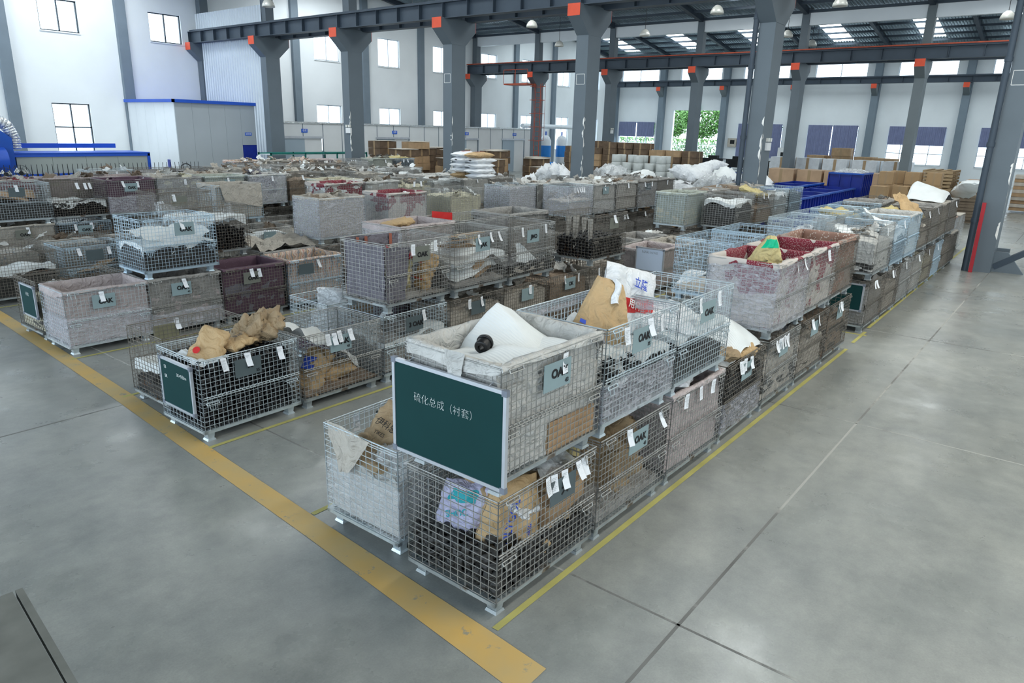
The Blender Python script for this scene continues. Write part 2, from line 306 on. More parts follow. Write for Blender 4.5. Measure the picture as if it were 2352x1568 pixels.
def window(w, plane, at, mullions=1, trans=None):
    global nwin; nwin += 1; a, b, z0, z1 = w[:4]
    def bx(mb, p0, p1, q0, q1, d0, d1):
        if plane == 'x': mb.box(p0, p1, at+d0, at+d1, q0, q1)
        else: mb.box(at+d0, at+d1, p0, p1, q0, q1)
    root = bpy.data.objects.new('window_%d' % nwin, None); COL.objects.link(root); root['kind'] = 'structure'
    fr = MB(); t = .05
    bx(fr, a, a+t, z0, z1, .08, .16); bx(fr, b-t, b, z0, z1, .08, .16); bx(fr, a, b, z0, z0+t, .08, .16); bx(fr, a, b, z1-t, z1, .08, .16)
    for k in range(1, mullions+1):
        x = a+(b-a)*k/(mullions+1); bx(fr, x-.025, x+.025, z0, z1, .08, .16)
    if trans: bx(fr, a, b, trans-.03, trans+.03, .08, .16)
    link('window_frame', fr.mesh('window_frame'), 'frame_dark' if plane == 'x' and a < 21 else 'frame_glare', root)
    g = MB(); bx(g, a+t, b-t, z0+t, z1-t, .115, .121); link('window_pane', g.mesh('window_pane'), 'window_glass', root)
    s = MB(); bx(s, a-.03, b+.03, z0-.05, z0, -.04, .12); link('window_sill', s.mesh('window_sill'), 'wall_paint', root)
    return root
for w in LW: window(w, 'x', YW, 1, None if w[4] == 'up' else (w[2]+1.2 if w[1] < 28 else None))
for w in BW: window(w, 'y', XC, 1 if w[4] == 'up' else 3, None if w[4] == 'up' else 2.1)
# curtains on the back wall
def curtain(y0, y1, z0, z1, label):
    mb = MB()
    def fn(u, v):
        y = y0+(y1-y0)*u; return (XC-.08+.03*math.sin(u*95)+.012*math.sin(u*37+2), y, z1+(z0-z1)*v)
    mb.grid(fn, 90, 2); o = link('curtain', mb.mesh('curtain'), 'curtain_blue'); tag(o, label, 'curtain')
for i, (y, z0, s) in enumerate([(35.7, 2.75, 'left of the open door'), (23.55, 1.3, 'first bay right of the open door'), (17.5, 1.3, 'second bay right of the open door'), (11.3, 2.72, 'third bay right of the open door'), (5.15, 2.72, 'fourth bay right of the open door'), (-1, 2.7, 'fifth bay right of the open door')]):
    h = 'full length' if z0 < 2 else 'half drawn'
    curtain(y+.04, y+1.95, z0, 4.1, 'left-hand %s blue curtain panel, %s' % (h, s)); curtain(y-1.95, y-.04, z0, 4.1, 'right-hand %s blue curtain panel, %s' % (h, s))
# pilasters
for x in (12.1, 17.2, 27.05, 32.3, 37.3, 48.0, 53.3, 58.6, 6.9, 1.8):
    struct('pillar', MB().box(x-.24, x+.24, YW-.22, YW+.01, 0, 12), 'pilaster_paint')
PY = [33.05, 26.9, 20.75, 14.62, 8.45, 2.3, -3.9, -10.1, -16.3]
for y in PY+[38.1]:
    struct('pillar', MB().box(XC-.55, XC+.01, y-.25, y+.25, 0, 12), 'pilaster_paint')
    c = struct('bracket', MB().prism([(XC-.5, 6.3), (XC-1.25, 6.85), (XC-1.25, 7.2), (XC-.5, 7.2)], y-.2, y+.2), 'column_pale')
    c['kind'] = 'structure'; link('end_block', MB().box(XC-1.27, XC-1.25, y-.2, y+.2, 6.86, 7.2).mesh('end_block'), 'block_red', c)
# free-standing crane columns
def column(X, Y, pale, two=True, zt=7.0):
    root = bpy.data.objects.new('column', None); COL.objects.link(root); root.location = (X, Y, 0); root['kind'] = 'structure'
    m = 'column_pale' if pale else 'column_paint'
    link('shaft', MB().box(-.38, .38, -.23, .23, 0, zt).mesh('shaft'), m, root)
    cb = MB()
    if two: cb.prism([(-.38, 6.1), (-.95, 6.62), (-.95, zt-.02), (.95, zt-.02), (.95, 6.62), (.38, 6.1)], -.235, .235)
    else: cb.prism([(-.38, 6.1), (-.95, 6.62), (-.95, zt-.02), (.3, zt-.02), (.3, 6.1)], -.235, .235)
    link('corbel', cb.mesh('corbel'), m, root)
    link('end_block', MB().box(-.965, -.95, -.235, .235, 6.62, zt-.02).mesh('end_block'), 'block_red', root)
    if two: link('end_block', MB().box(.95, .965, -.235, .235, 6.62, zt-.02).mesh('end_block'), 'block_red', root)
    link('upper_shaft', MB().box(-.22, .22, -.2, .2, zt, EAVE+.3).mesh('upper_shaft'), m, root)
    return root
CY = [YW-.25]+[YW-6.08*k for k in range(1, 11)]
acols = []
for k, y in enumerate(CY):
    acols.append(column(XA, y, k >= 7)); column(XB, y, k in (5, 6))
# chalk squares and chips on columns
def chip(parent, pts, x=None, y=None, m='ink_white'):
    mb = MB(); n = len(pts)
    if x is not None: pts = pts[::-1]
    mb.add([((x, a, b) if x is not None else (a, y, b)) for a, b in pts], [tuple(range(n))]); link('paint_chip', mb.mesh('paint_chip'), m, parent)
for ci, z in ((4, 4.75), (6, 4.55), (3, 4.9)):
    c = acols[ci]; mb = MB(); x = -.384; s = .16
    for a, b in (((-s, -s), (s, -s)), ((s, -s), (s, s)), ((s, s), (-s, s)), ((-s, s), (-s, -s))): mb.tube((x, a[0], z+a[1]), (x, b[0], z+b[1]), .008, 4)
    link('chalk_square', mb.mesh('chalk_square'), 'ink_white', c)
random.seed(5)
for ci in (2, 3, 4, 5, 6):
    for k in range(9):
        z = random.uniform(.3, 3.4); w = random.uniform(.02, .06); hgt = random.uniform(.06, .4); o = random.uniform(0, .05)
        chip(acols[ci], [(-.228, z), (-.228+w, z+hgt*.3), (-.228+w*.9, z+hgt*.6), (-.228, z+hgt)], x=-.384-.0012*k)
        z = random.uniform(.3, 3.4); chip(acols[ci], [(-.378, z), (-.378+w, z+hgt*.3), (-.378+w*.8, z+hgt*.7), (-.378, z+hgt)], y=-.234-.0012*k)
# down pipes beside columns (near corner)
for ci in (5, 6):
    y = CY[ci]; p = struct('drain_pipe', MB().tube((XA-.44, y+.3, 0), (XA-.44, y+.3, 9.7), .075, 12), 'beam_paint'); p['kind'] = 'structure'
    mb = MB()
    for z in (1.2, 3.0, 4.9, 6.2): mb.tube((XA-.44, y+.3, z), (XA-.44, y+.3, z+.1), .09, 12, caps=True)
    link('pipe_collar', mb.mesh('pipe_collar'), 'beam_paint', p)
# crane beams with stiffeners
def crane(name, X, y0, y1, z0, h, w, step, red=None, off=0):
    b = MB(); b.box(X-w/2, X+w/2, y0, y1, z0, z0+.025).box(X-w/2, X+w/2, y0, y1, z0+h-.025, z0+h).box(X-.01, X+.01, y0, y1, z0, z0+h)
    b.box(X-.04, X+.04, y0, y1, z0+h, z0+h+.09)
    root = struct(name, b, 'beam_paint'); me = MB().box(-w/2+.01, w/2-.01, -.008, .008, 0, h-.05).mesh('stiffener'); y = y1-.05
    while y > y0:
        link('stiffener', me, 'beam_paint', root, (X, y, z0+.025)); y -= step
    if red: link('red_rail', MB().box(X-w/2-.03, X-w/2+.03, y0, y1, z0+h+.06, z0+h+.12).mesh('red_rail'), 'rail_red', root)
crane('crane_beam', XA-.62, -20, YW, 6.95, .56, .34, 1.22); crane('crane_beam', XA+.62, -20, YW, 6.95, .56, .34, 1.22)
crane('crane_beam', XB-.62, -20, YW, 6.98, .58, .34, 1.5, True); crane('crane_beam', XB+.62, -20, YW, 6.98, .58, .34, 1.5)
crane('crane_beam', XC-1.0, -20, YW, 7.22, .45, .3, 1.5)
# roof: gables in X bays, corrugated sheets, skylights, rafters
def gz(x):
    for a, b in ((-12+.0, XA), (XA, XB), (XB, XC+.3)):
        if a <= x <= b:
            a2 = -.3 if a < 0 else a; m = (a2+b)/2; return EAVE+(RIDGE-EAVE)*(1-abs(x-m)/((b-a2)/2)) if x >= a2 else EAVE
    return EAVE
SKY = [(34.5, 39.5, 31.7, 33.2), (35.5, 40.5, 15.9, 17.4), (35.5, 40.5, 3.8, 5.3), *[(a, a+6, 34.4-6.08*k, 35.9-6.08*k) for k in range(8) for a in (45.5, 55.5)]]+[(x0, x1, yb-.75, yb+.75) for yb in [35.2-6.08*k for k in range(10)] for (x0, x1) in ((3.5, 8.5), (12.5, 17.5), (25, 29.5)) if not (x0 < 20 and 2 < yb < 32 and x0 < 10)]  # unseen near-bay rows and most far-bay rows added to light floor and walls
def roof():
    ys = sorted({-26, YW+.3, *[s[2] for s in SKY], *[s[3] for s in SKY]}); n = 0
    xs = sorted({-12, -.3, 10.52, XA, (XA+XB)/2, XB, (XB+XC)/2, XC+.3, *[s[0] for s in SKY], *[s[1] for s in SKY]})
    mb = MB(); sk = MB()
    for a, b in zip(xs, xs[1:]):
        for c, d in zip(ys, ys[1:]):
            hole = any(s[0] <= a+1e-6 and s[1] >= b-1e-6 and s[2] <= c+1e-6 and s[3] >= d-1e-6 for s in SKY)
            za, zb = gz(a+1e-4), gz(b-1e-4)
            if hole: continue
            m = max(1, round((d-c)/.19)); prof = []
            for k in range(m):
                y = c+(d-c)*k/m; e = (d-c)/m
                prof += [(y, 0), (y+e*.3, 0), (y+e*.45, .045), (y+e*.85, .045)]
            prof.append((d, 0)); q = len(prof)
            mb.add([(a, y, za+z) for y, z in prof]+[(b, y, zb+z) for y, z in prof], [(i, i+1, q+i+1, q+i) for i in range(q-1)])
    struct('ceiling', mb, 'roof_sheet')
    for s in SKY:
        za, zb = gz(s[0]), gz(s[1]); o = struct('skylight', MB().add([(s[0], s[2], za+.05), (s[1], s[2], zb+.05), (s[1], s[3], zb+.05), (s[0], s[3], za+.05)], [(0, 3, 2, 1)]), 'skylight_bright' if s[0] < 20 and s[2] < 4 else ('skylight_wall_wash' if s[2] > 27 and s[0] < 30 else ('skylight_dim' if s[0] > 45 else 'skylight_panel')))
roof()
rf = [(-.3, EAVE), (10.52, RIDGE), (XA, EAVE), ((XA+XB)/2, RIDGE), (XB, EAVE), ((XB+XC)/2, RIDGE), (XC, EAVE)]
for y in CY:
    mb = MB()
    for (a, za), (b, zb) in zip(rf, rf[1:]):
        d = .55; mb.add([(x, yy, z) for yy in (y-.12, y+.12) for x, z in ((a, za-.02-d*.5), (b, zb-.02-d*.5), (b, zb-.02), (a, za-.02))], [(0, 1, 2, 3), (7, 6, 5, 4), (0, 4, 5, 1), (3, 2, 6, 7)])
    struct('roof_beam', mb, 'beam_paint')
pur = MB()
for i in range(44):
    x = .7+i*1.45
    if x < XC: z = gz(x)-.08; pur.box(x-.03, x+.03, -20, YW, z-.14, z)
struct('roof_purlins', pur, 'beam_paint')
for X in (XA, XB):  # gutter band above the crane beams
    struct('roof_gutter', MB().box(X-.14, X+.14, -20, YW, 8.95, 9.62) if X == XB else MB().box(X-.12, X+.12, -20, YW, 9.45, 9.75), 'panel_white')
# corrugated partition in bay line A, near the left wall
mb = MB(); prof = []; y = 32.3
while y < YW: prof += [(y, 0), (y+.16, 0), (y+.19, .05), (y+.22, 0)]; y += .22
q = len(prof); mb.add([(XA-.25-z, yy, 0) for yy, z in prof]+[(XA-.25-z, yy, 8.42) for yy, z in prof], [(i, i+1, q+i+1, q+i) for i in range(q-1)])
struct('partition_wall', mb, 'panel_corr')
# blue-roofed panel room
rt = thing('panel_room', 'grey insulated panel room with blue roof edge in the far left corner', 'room', (17.0, 33.4, 0))
Lr, Dr, Hr = 4.1, 4.75, 3.9
for k in range(5): link('wall_panel', MB().box(k*Lr/5+.004, (k+1)*Lr/5-.004, 0, .06, 0 if k < 4 else 2.0, Hr).mesh('wall_panel'), 'panel_shaded', rt)  # shade on this side of the room is put into the darker panel colour
for k in range(5): link('wall_panel', MB().box(0, .06, .06+k*(Dr-.06)/5+.004, .06+(k+1)*(Dr-.06)/5-.004, 0, Hr).mesh('wall_panel'), 'panel_white', rt)
link('roof_edge', MB().box(-.12, Lr+.1, -.12, -.02, Hr-.02, Hr+.12).box(-.12, -.02, -.12, Dr, Hr-.02, Hr+.12).box(-.1, Lr+.1, -.1, Dr, Hr+.02, Hr+.06).mesh('roof_edge'), 'trim_blue', rt)
link('door_panel', MB().box(3.3, Lr, .02, .05, 0, 2.0).mesh('door_panel'), 'bin_blue', rt)
link('window_slot', MB().box(-.02, 0, .9, 1.15, .2, 1.3).mesh('window_slot'), 'bin_blue', rt)
link('sign', MB().box(3.45, 3.8, -.02, 0, 2.45, 2.6).mesh('sign'), 'sign_blue', rt); lettering('试验室', .1, 'ink_white', rt, (3.62, -.024, 2.525), (R(90), 0, 0))
# long partition with doors in bay B
pr = thing('partition_rooms', 'long low row of pale panel rooms with doors along the left wall', 'partition', (22.3, 35.0, 0))
mb = MB()
X = 0; n = 0
for i in range(18):
    x0, x1 = i*1.35, (i+1)*1.35-.012; dd = i in (1, 2, 6, 7, 11, 12, 15, 16)
    link('wall_panel', MB().box(x0, x1, 0, .06, 2.35 if dd else 0, 3.1).mesh('wall_panel'), 'partition', pr)
    link('panel_joint', MB().box(x1, x1+.04, -.015, .05, 0, 3.1).mesh('panel_joint'), 'pilaster_paint', pr)
for i in (1, 6, 11, 15):
    link('door_leaf', MB().box(i*1.35+.04, i*1.35+1.42, -.03, .02, 0, 2.3).mesh('door_leaf'), 'door_leaf', pr); link('door_leaf', MB().box(i*1.35+1.44, i*1.35+2.6, .0, .05, 0, 2.3).mesh('door_leaf'), 'partition', pr)
    link('door_rail', MB().box(i*1.35-.1, i*1.35+2.7, -.08, 0, 2.3, 2.42).mesh('door_rail'), 'alu', pr)
    link('sign', MB().box(i*1.35+1.25, i*1.35+1.65, -.03, 0, 2.62, 2.82).mesh('sign'), 'sign_blue', pr); lettering('仓库', .14, 'ink_white', pr, (i*1.35+1.45, -.034, 2.72), (R(90), 0, 0))
link('roof_edge', MB().box(0, 24.3, -.05, 3.2, 3.1, 3.2).mesh('roof_edge'), 'foil', pr)
# ------------------------------------------------------------------ outside the door
struct('ground_outside', MB().box(XC+.3, 120, -40, 60, -.25, -.05), 'asphalt')
fe = thing('steel_fence', 'white vertical-bar steel fence outside the open door', 'fence', (72, 24, 0))
bar = MB().box(-.015, .015, -.015, .015, 0, 2.3).mesh('fence_bar')
for k in range(120): link('fence_bar', bar, 'panel_white', fe, (0, k*.17, 0))
link('fence_rail', MB().box(-.02, .02, 0, 20.4, .2, .25).box(-.02, .02, 0, 20.4, 2.0, 2.05).mesh('fence_rail'), 'panel_white', fe)
def tree(x, y, h, seed, label):
    n_leaf = 4200
    random.seed(seed); t = thing('tree', label, 'tree', (x, y, 0))
    link('trunk', MB().tube((0, 0, 0), (.1, 0, h*.6), .16, 8, .09).tube((.1, 0, h*.45), (.1, 1.2, h*.75), .07, 6, .04).tube((.1, 0, h*.5), (0, -1.2, h*.8), .07, 6, .04).mesh('trunk'), 'bark', t)
    mb = MB(); 
    for k in range(n_leaf):
        c = Vector([random.gauss(0, 1) for _ in range(3)]).normalized()*random.uniform(.5, 1)**.5; c = Vector((c.x*1.8, c.y*2.6, h*.72+c.z*h*.34))
        c += Vector([random.uniform(-.3, .3) for _ in range(3)]); a = Vector([random.uniform(-1, 1) for _ in range(3)]).normalized()*.17; b = a.orthogonal().normalized()*.1
        mb.add([c-a, c+b, c+a, c-b], [(0, 1, 2, 3)])
    o = link('foliage', mb.mesh('foliage'), 'leaf_green', t); o['kind'] = 'stuff'
tree(78, 35.2, 7.0, 1, 'leafy green tree outside the open door, with pale trunk'); tree(82, 41.5, 6.5, 2, 'left green tree behind the fence outside the door'); tree(82, 30.5, 6, 3, 'right green tree behind the fence outside the door')
sh = MB(); random.seed(8)
for k in range(5200):
    c = Vector((random.uniform(74, 75.6), random.uniform(26, 46), random.uniform(0, 2.6))); a = Vector([random.uniform(-1, 1) for _ in range(3)]).normalized()*.16; b = a.orthogonal().normalized()*.1
    sh.add([c-a, c+b, c+a, c-b], [(0, 1, 2, 3)])
o = link('hedge', sh.mesh('hedge'), 'leaf_green'); tag(o, 'low green hedge behind the white fence', 'hedge', kind='stuff')
# ------------------------------------------------------------------ wire mesh cages
CL, CW, CT, CB = 1.12, .83, .86, .115
WR = .0031
def mk_long(split):
    mb = MB(); n = 22
    for i in range(n+1): x = CL*i/n; mb.tube((x, 0, CB), (x, 0, CT-.01), WR if 0 < i < n else .0045, 4)
    z = CB+.01; k = 0
    while z < CT-.03: mb.tube((0, -.005, z), (CL, -.005, z), WR, 4); z += .0497
    mb.tube((0, -.004, CT), (CL, -.004, CT), .0062, 5); mb.tube((0, -.004, CT-.022), (CL, -.004, CT-.022), .004, 4)
    if split: mb.tube((0, -.012, .475), (CL, -.012, .475), .0055, 5); mb.tube((0, -.012, .455), (CL, -.012, .455), .0055, 5)
    return mb.mesh('wire_panel')
def mk_short():
    mb = MB(); n = 12
    for i in range(n+1): y = CW*i/n; mb.tube((0, y, CB), (0, y, CT-.01), WR if 0 < i < n else .0045, 4)
    z = CB+.01
    while z < CT-.03: mb.tube((-.005, 0, z), (-.005, CW, z), WR, 4); z += .0497
    mb.tube((-.004, 0, CT), (-.004, CW, CT), .0062, 5); mb.tube((-.004, 0, CT-.022), (-.004, CW, CT-.022), .004, 4)
    return mb.mesh('wire_panel')
M_LF, M_LB, M_S = mk_long(True), mk_long(False), mk_short()
mb = MB()
for y in (0, CW-.035): mb.box(-.012, CL+.012, y-.0, y+.035, .088, .118)
for x in (-.012, CL-.03, CL/2-.02): mb.box(x, x+.042, 0, CW, .088, .116)
for i in range(1, 22): mb.tube((CL*i/22, 0, .12), (CL*i/22, CW, .12), .003, 4)
for i in range(1, 12): mb.tube((0, CW*i/12, .124), (CL, CW*i/12, .124), .003, 4)
M_BASE = mb.mesh('base_frame')
mb = MB()
def frus(mb, a, b, z0, z1, c, d):
    vs = [(-a, -b, z0), (a, -b, z0), (a, b, z0), (-a, b, z0), (-c, -d, z1), (c, -d, z1), (c, d, z1), (-c, d, z1)]
    mb.add(vs, [(3, 2, 1, 0), (4, 5, 6, 7), (0, 1, 5, 4), (1, 2, 6, 5), (2, 3, 7, 6), (3, 0, 4, 7)])
frus(mb, .030, .040, .016, .09, .040, .046); frus(mb, .046, .050, 0, .02, .036, .044)
M_FOOT = mb.mesh('foot')
mb = MB(); pts = []
for k in range(23*6+1): a = k*math.pi/3; pts.append((CL*.04+CL*.92*k/(23*6), -.014+.016*math.cos(a), .465+.019*math.sin(a)))
mb.path(pts, .0027, 4); M_SPR = mb.mesh('spring_hinge')
mb = MB(); mb.path([(0, -.02, 0), (.13, -.02, 0), (.13, -.03, -.022), (0, -.03, -.022), (0, -.02, 0)], .0042, 5); mb.path([(.03, -.012, .0), (.035, -.03, -.075), (.085, -.03, -.075), (.09, -.012, 0)], .0036, 4); mb.path([(-.03, -.01, -.01), (.16, -.01, -.01)], .004, 4)
M_LATCH = mb.mesh('latch')
M_PLATE = MB().box(-.15, .15, -.003, 0, -.095, .095).mesh('name_plate')
def tagmesh(seed):
    random.seed(seed); mb = MB(); b = random.uniform(.01, .035); s = random.uniform(-.02, .02)
    for k in range(4):
        z0, z1 = -k*.034, -(k+1)*.034
        f = lambda z: -.012-b*(abs(z)/.136)**2
        mb.add([(-.031+s*k/4, f(z0), z0), (.031+s*k/4, f(z0), z0), (.031+s*(k+1)/4, f(z1), z1), (-.031+s*(k+1)/4, f(z1), z1)], [(0, 1, 2, 3)])
        if k: 
            for q in range(3): mb.v and None
    return mb.mesh('paper_tag')
M_TAGS = [tagmesh(i) for i in range(5)]
mb = MB()
for k in range(9): z = -.025-k*.011; y = -.0135-.018*(abs(z)/.136)**2; mb.add([(-.024, y-.0015, z), (.024-.008*(k % 3), y-.0015, z), (.024-.008*(k % 3), y-.0015, z-.0022), (-.024, y-.0015, z-.0022)], [(0, 1, 2, 3)])
M_TLINES = mb.mesh('tag_print')
M_STR = MB().path([(0, -.008, .03), (.004, -.012, .0), (.0, -.012, -.008)], .0012, 4).mesh('tag_wire')
ORD = 'zeroth first second third fourth fifth sixth seventh eighth ninth tenth eleventh twelfth thirteenth fourteenth fifteenth sixteenth seventeenth eighteenth nineteenth twentieth'.split()
ROWN = {1: 'front', 2: 'second', 3: 'third', 4: 'fourth', 5: 'fifth', 6: 'sixth', 7: 'seventh', 8: 'eighth', 9: 'ninth', 10: 'tenth', 11: 'eleventh', 12: 'twelfth', 13: 'thirteenth', 14: 'fourteenth'}
ROWY = {1: 2.5, 2: 3.5, 3: 6.42, 4: 7.38, 5: 10.33, 6: 11.32, 7: 14.05, 8: 15.0, 9: 17.5, 10: 18.5, 11: 21.0, 12: 22.0, 13: 24.0, 14: 25.0}
H2 = .88
# shared content meshes -------------------------------------------------
def nz(x, y, z, s): return noise.noise(Vector((x*1.0+s*7.3, y-s*3.1, z+s*1.7)))
def m_liner(seed):
    """cloth bag walls: inside the wires, folded over the rim, hanging ragged outside"""
    mb = MB(); random.seed(seed); P = [(0, 0), (CL, 0), (CL, CW), (0, CW)]; per = 2*(CL+CW); nu = 88
    def base(u):
        d = (u % 1)*per
        if d < CL: return d, 0, 0, -1
        d -= CL
        if d < CW: return CL, d, 1, 0
        d -= CW
        if d < CL: return CL-d, CW, 0, 1
        return 0, CW-(d-CL), -1, 0
    rows = 15; vs = []
    for j in range(rows):
        for i in range(nu+1):
            u = (i % nu)/nu; x, y, nx, ny = base(u); w1 = nz(u*26, j*.9, 0, seed); w2 = nz(u*9, j*.4, 3, seed); rag = .5+.5*nz(u*7, 5, 0, seed)
            if j <= 10: z = .13+.745*j/10; off = -.02-.028*abs(w1)-.05*max(0, w2)*(j/10)-.018*abs(nz(u*60, j*.7, 9, seed))
            elif j == 11: z = CT+.018+.012*w1; off = .0
            else: z = CT+.0-(j-11)/3*((.012 if ny < 0 else .03)+(.10 if ny < 0 else .26)*max(0, rag-.38)**1.2); off = .012+.014*w1
            z += .01*w2
            vs.append((x+nx*off-(.04 if abs(nx) < .1 else 0)*0, y+ny*off, z))
    mb.add(vs, [(j*(nu+1)+i, j*(nu+1)+i+1, (j+1)*(nu+1)+i+1, (j+1)*(nu+1)+i) for j in range(rows-1) for i in range(nu)], True)
    return mb.mesh('fabric_liner')
def m_lump(seed, h, amp=.05, fq=4.5, nx=20, ny=15, walls=True):
    """a filled load: uneven top and creased sides between the wires"""
    mb = MB(); m = .035
    def top(u, v):
        x = m+(CL-2*m)*u; y = m+(CW-2*m)*v
        z = h+amp*nz(x*fq, y*fq, 0, seed)+amp*.7*abs(nz(x*fq*2.3, y*fq*2.3, 2, seed))+amp*.35*nz(x*17, y*17, 2, seed)
        e = min(u, v, 1-u, 1-v); z -= .03*max(0, 1-e*8); return x, y, z
    mb.grid(top, nx, ny)
    if walls:
        nv = 9
        for a, b in (((0, 0), (1, 0)), ((1, 0), (1, 1)), ((1, 1), (0, 1)), ((0, 1), (0, 0))):
            def side(t, v, a=a, b=b):
                u, w = a[0]+(b[0]-a[0])*t, a[1]+(b[1]-a[1])*t; x, y, z = top(u, w); k = .022*nz(x*5+y*5, v*9, 4, seed)*math.sin(math.pi*min(1, v*1.0))
                n = (0, -1) if a[1] == b[1] == 0 else ((1, 0) if a[0] == b[0] == 1 else ((0, 1) if a[1] == b[1] == 1 else (-1, 0)))
                return x+n[0]*k, y+n[1]*k, z+(.13-z)*v
            mb.grid(side, 22, nv)
    return mb.mesh('load')
def m_sheet(seed, h, amp=.09, over=.1):
    """foam sheet laid over the load, edges drooping inside the wires"""
    mb = MB(); m = .03
    def top(u, v):
        x = m+(CL-2*m)*u; y = m+(CW-2*m)*v; a = seed*1.3
        w = math.sin((x*math.cos(a)+y*math.sin(a))*9+2*nz(x*2, y*2, 0, seed))
        z = h+amp*.8*nz(x*2.4, y*2.4, 0, seed)+amp*.28*w+amp*.5*max(0, nz(x*4, y*4, 7, seed))
        return x, y, z
    mb.grid(top, 26, 20)
    for a, b in (((0, 0), (1, 0)), ((1, 0), (1, 1)), ((1, 1), (0, 1)), ((0, 1), (0, 0))):
        def side(t, v, a=a, b=b):
            u, w = a[0]+(b[0]-a[0])*t, a[1]+(b[1]-a[1])*t; x, y, z = top(u, w); k = .012*math.sin(t*21+seed)*v
            d = over*(.35+1.6*max(0, nz(t*2.4+a[0]*3+a[1]*5, 0, 1, seed)+.25))
            return x+(k if a[0] == b[0] else 0), y+(k if a[1] == b[1] else 0), z-d*v
        mb.grid(side, 22, 3)
    return mb.mesh('foam_sheet')
def ring(mb, c, ax, r, h, n=9):
    ax = Vector(ax).normalized(); M = Matrix.Translation(c) @ ax.to_track_quat('Z', 'Y').to_matrix().to_4x4()
    mb.lathe([(r*.45, -h/2), (r*.8, -h/2), (r, -h*.3), (r, h*.3), (r*.8, h/2), (r*.45, h/2), (r*.45, -h/2)], n, M=M)
def m_rings(seed, h, n=None):
    random.seed(seed); mb = MB(); m = .05
    mb.box(m+.03, CL-m-.03, m+.03, CW-m-.03, .125, h-.05); o = len(mb.f)
    def rnd(): return (random.gauss(0, 1), random.gauss(0, 1), random.gauss(0, .7))
    st = .068
    z = .15
    while z < h-.01:
        x = m
        while x < CL-m: ring(mb, (x+random.uniform(-.02, .02), m+random.uniform(-.012, .02), z+random.uniform(-.02, .02)), rnd(), random.uniform(.03, .042), .045); x += st
        y = m+st
        while y < CW-m: ring(mb, (m+random.uniform(-.012, .02), y+random.uniform(-.02, .02), z+random.uniform(-.02, .02)), rnd(), random.uniform(.03, .042), .045); y += st
        z += st*.85
    x = m
    while x < CL-m:
        y = m
        while y < CW-m: ring(mb, (x+random.uniform(-.03, .03), y+random.uniform(-.03, .03), h-.02+random.uniform(-.02, .03)), rnd(), random.uniform(.03, .045), .045); y += st
        x += st
    me = mb.mesh('rubber_rings'); return me
def m_film(seed, z0, z1):
    mb = MB(); per = 2*(CL+CW); nu = 96; nv = 12
    def fn(u, v):
        d = (u % 1.0)*per
        if d < CL: x, y, nx, ny = d, 0, 0, -1
        elif d < CL+CW: x, y, nx, ny = CL, d-CL, 1, 0
        elif d < 2*CL+CW: x, y, nx, ny = CL-(d-CL-CW), CW, 0, 1
        else: x, y, nx, ny = 0, CW-(d-2*CL-CW), -1, 0
        uu = u % 1.0; rag = .05*nz(uu*10, 9, 1, seed)
        z = z0-rag*(v < .5)+(z1-z0)*v+(rag*.6 if v > .5 and z1 < .8 else 0)
        o = .016+.014*nz(uu*30, v*3, 0, seed)+.012*nz(uu*9, v*14+uu*12, 5, seed)
        return x+nx*o+(-.004 if nx == 0 and x == 0 else 0), y+ny*o, z
    mb.grid(fn, nu, nv); return mb.mesh('stretch_film')
CACHE = {}
def cache(fn, *a):
    k = (fn.__name__, a)
    if k not in CACHE: CACHE[k] = fn(*a)
    return CACHE[k]
def m_sack(seed, l, w, h, nu=30, nv=20, cr=1.0):
    mb = MB()
    def fn(u, v):
        a = u*2-1; b = v*2*math.pi; t = (1-abs(a)**3.2)**.6 if abs(a) < 1 else 0
        x = a*l/2; cb, sb = math.cos(b), math.sin(b)
        yy = math.copysign(abs(cb)**.8, cb)*w/2*(.9+.1*t); zz = math.copysign(abs(sb)**1.0, sb)*h/2*(t*.96+.04)
        k = cr*.16*h*(nz(x*6, yy*8, zz*8, seed)-1.5*(1-2.2*abs(nz(x*9, yy*9, zz*9, seed+3)))*.5+.55*nz(x*24, yy*24, zz*24, seed+5)); yy *= 1+.10*cr*nz(x*4, 0, 0, seed)
        d = Vector((0, yy, zz*1.6)).normalized() if abs(yy)+abs(zz) > 1e-5 else Vector((0, 0, 0))
        return x+k*.5, yy+d.y*k, zz+d.z*k
    mb.grid(fn, nu, nv); return mb.mesh('sack')
SACKN = {'paper_tan': 'tan paper', 'paper_brown': 'crumpled brown paper', 'paper_yellow': 'yellowish paper', 'sack_white': 'white woven', 'sack_redband': 'white red-banded', 'sack_lilac': 'lilac woven', 'sack_yellowred': 'yellow red-printed', 'sack_greenband': 'cream green-printed'}
def sack(label, m, loc, rot, size=(.6, .4, .16), seed=1, group=None, cr=1.0, detail=1, prints=()):
    o = link('sack', cache(m_sack, seed, *size, 44 if detail else 18, 24 if detail else 14, cr), m, None, loc, tuple(R(a) for a in rot))
    tag(o, label, 'sack', group)
    for body, sz, pm, pl, pr in prints: lettering(body, sz, pm, o, pl, tuple(R(a) for a in pr))
    return o
SLOT = {}
def where(row, x, tier): return SLOT[(row, tier, x)]
LN = {'cloth_beige': 'beige', 'cloth_white': 'off-white', 'cloth_pink': 'pinkish', 'cloth_purple': 'purple-grey', 'cloth_grey': 'grey', 'cloth_cream': 'cream', 'cloth_brown': 'brown', 'cloth_green': 'pale green', 'cloth_maroon': 'dark maroon', 'cloth_redfloral': 'red floral', 'cloth_lattice': 'brown lattice', 'cloth_dots': 'dotted', 'cloth_stripe': 'striped', 'cloth_redband': 'grey red-banded'}
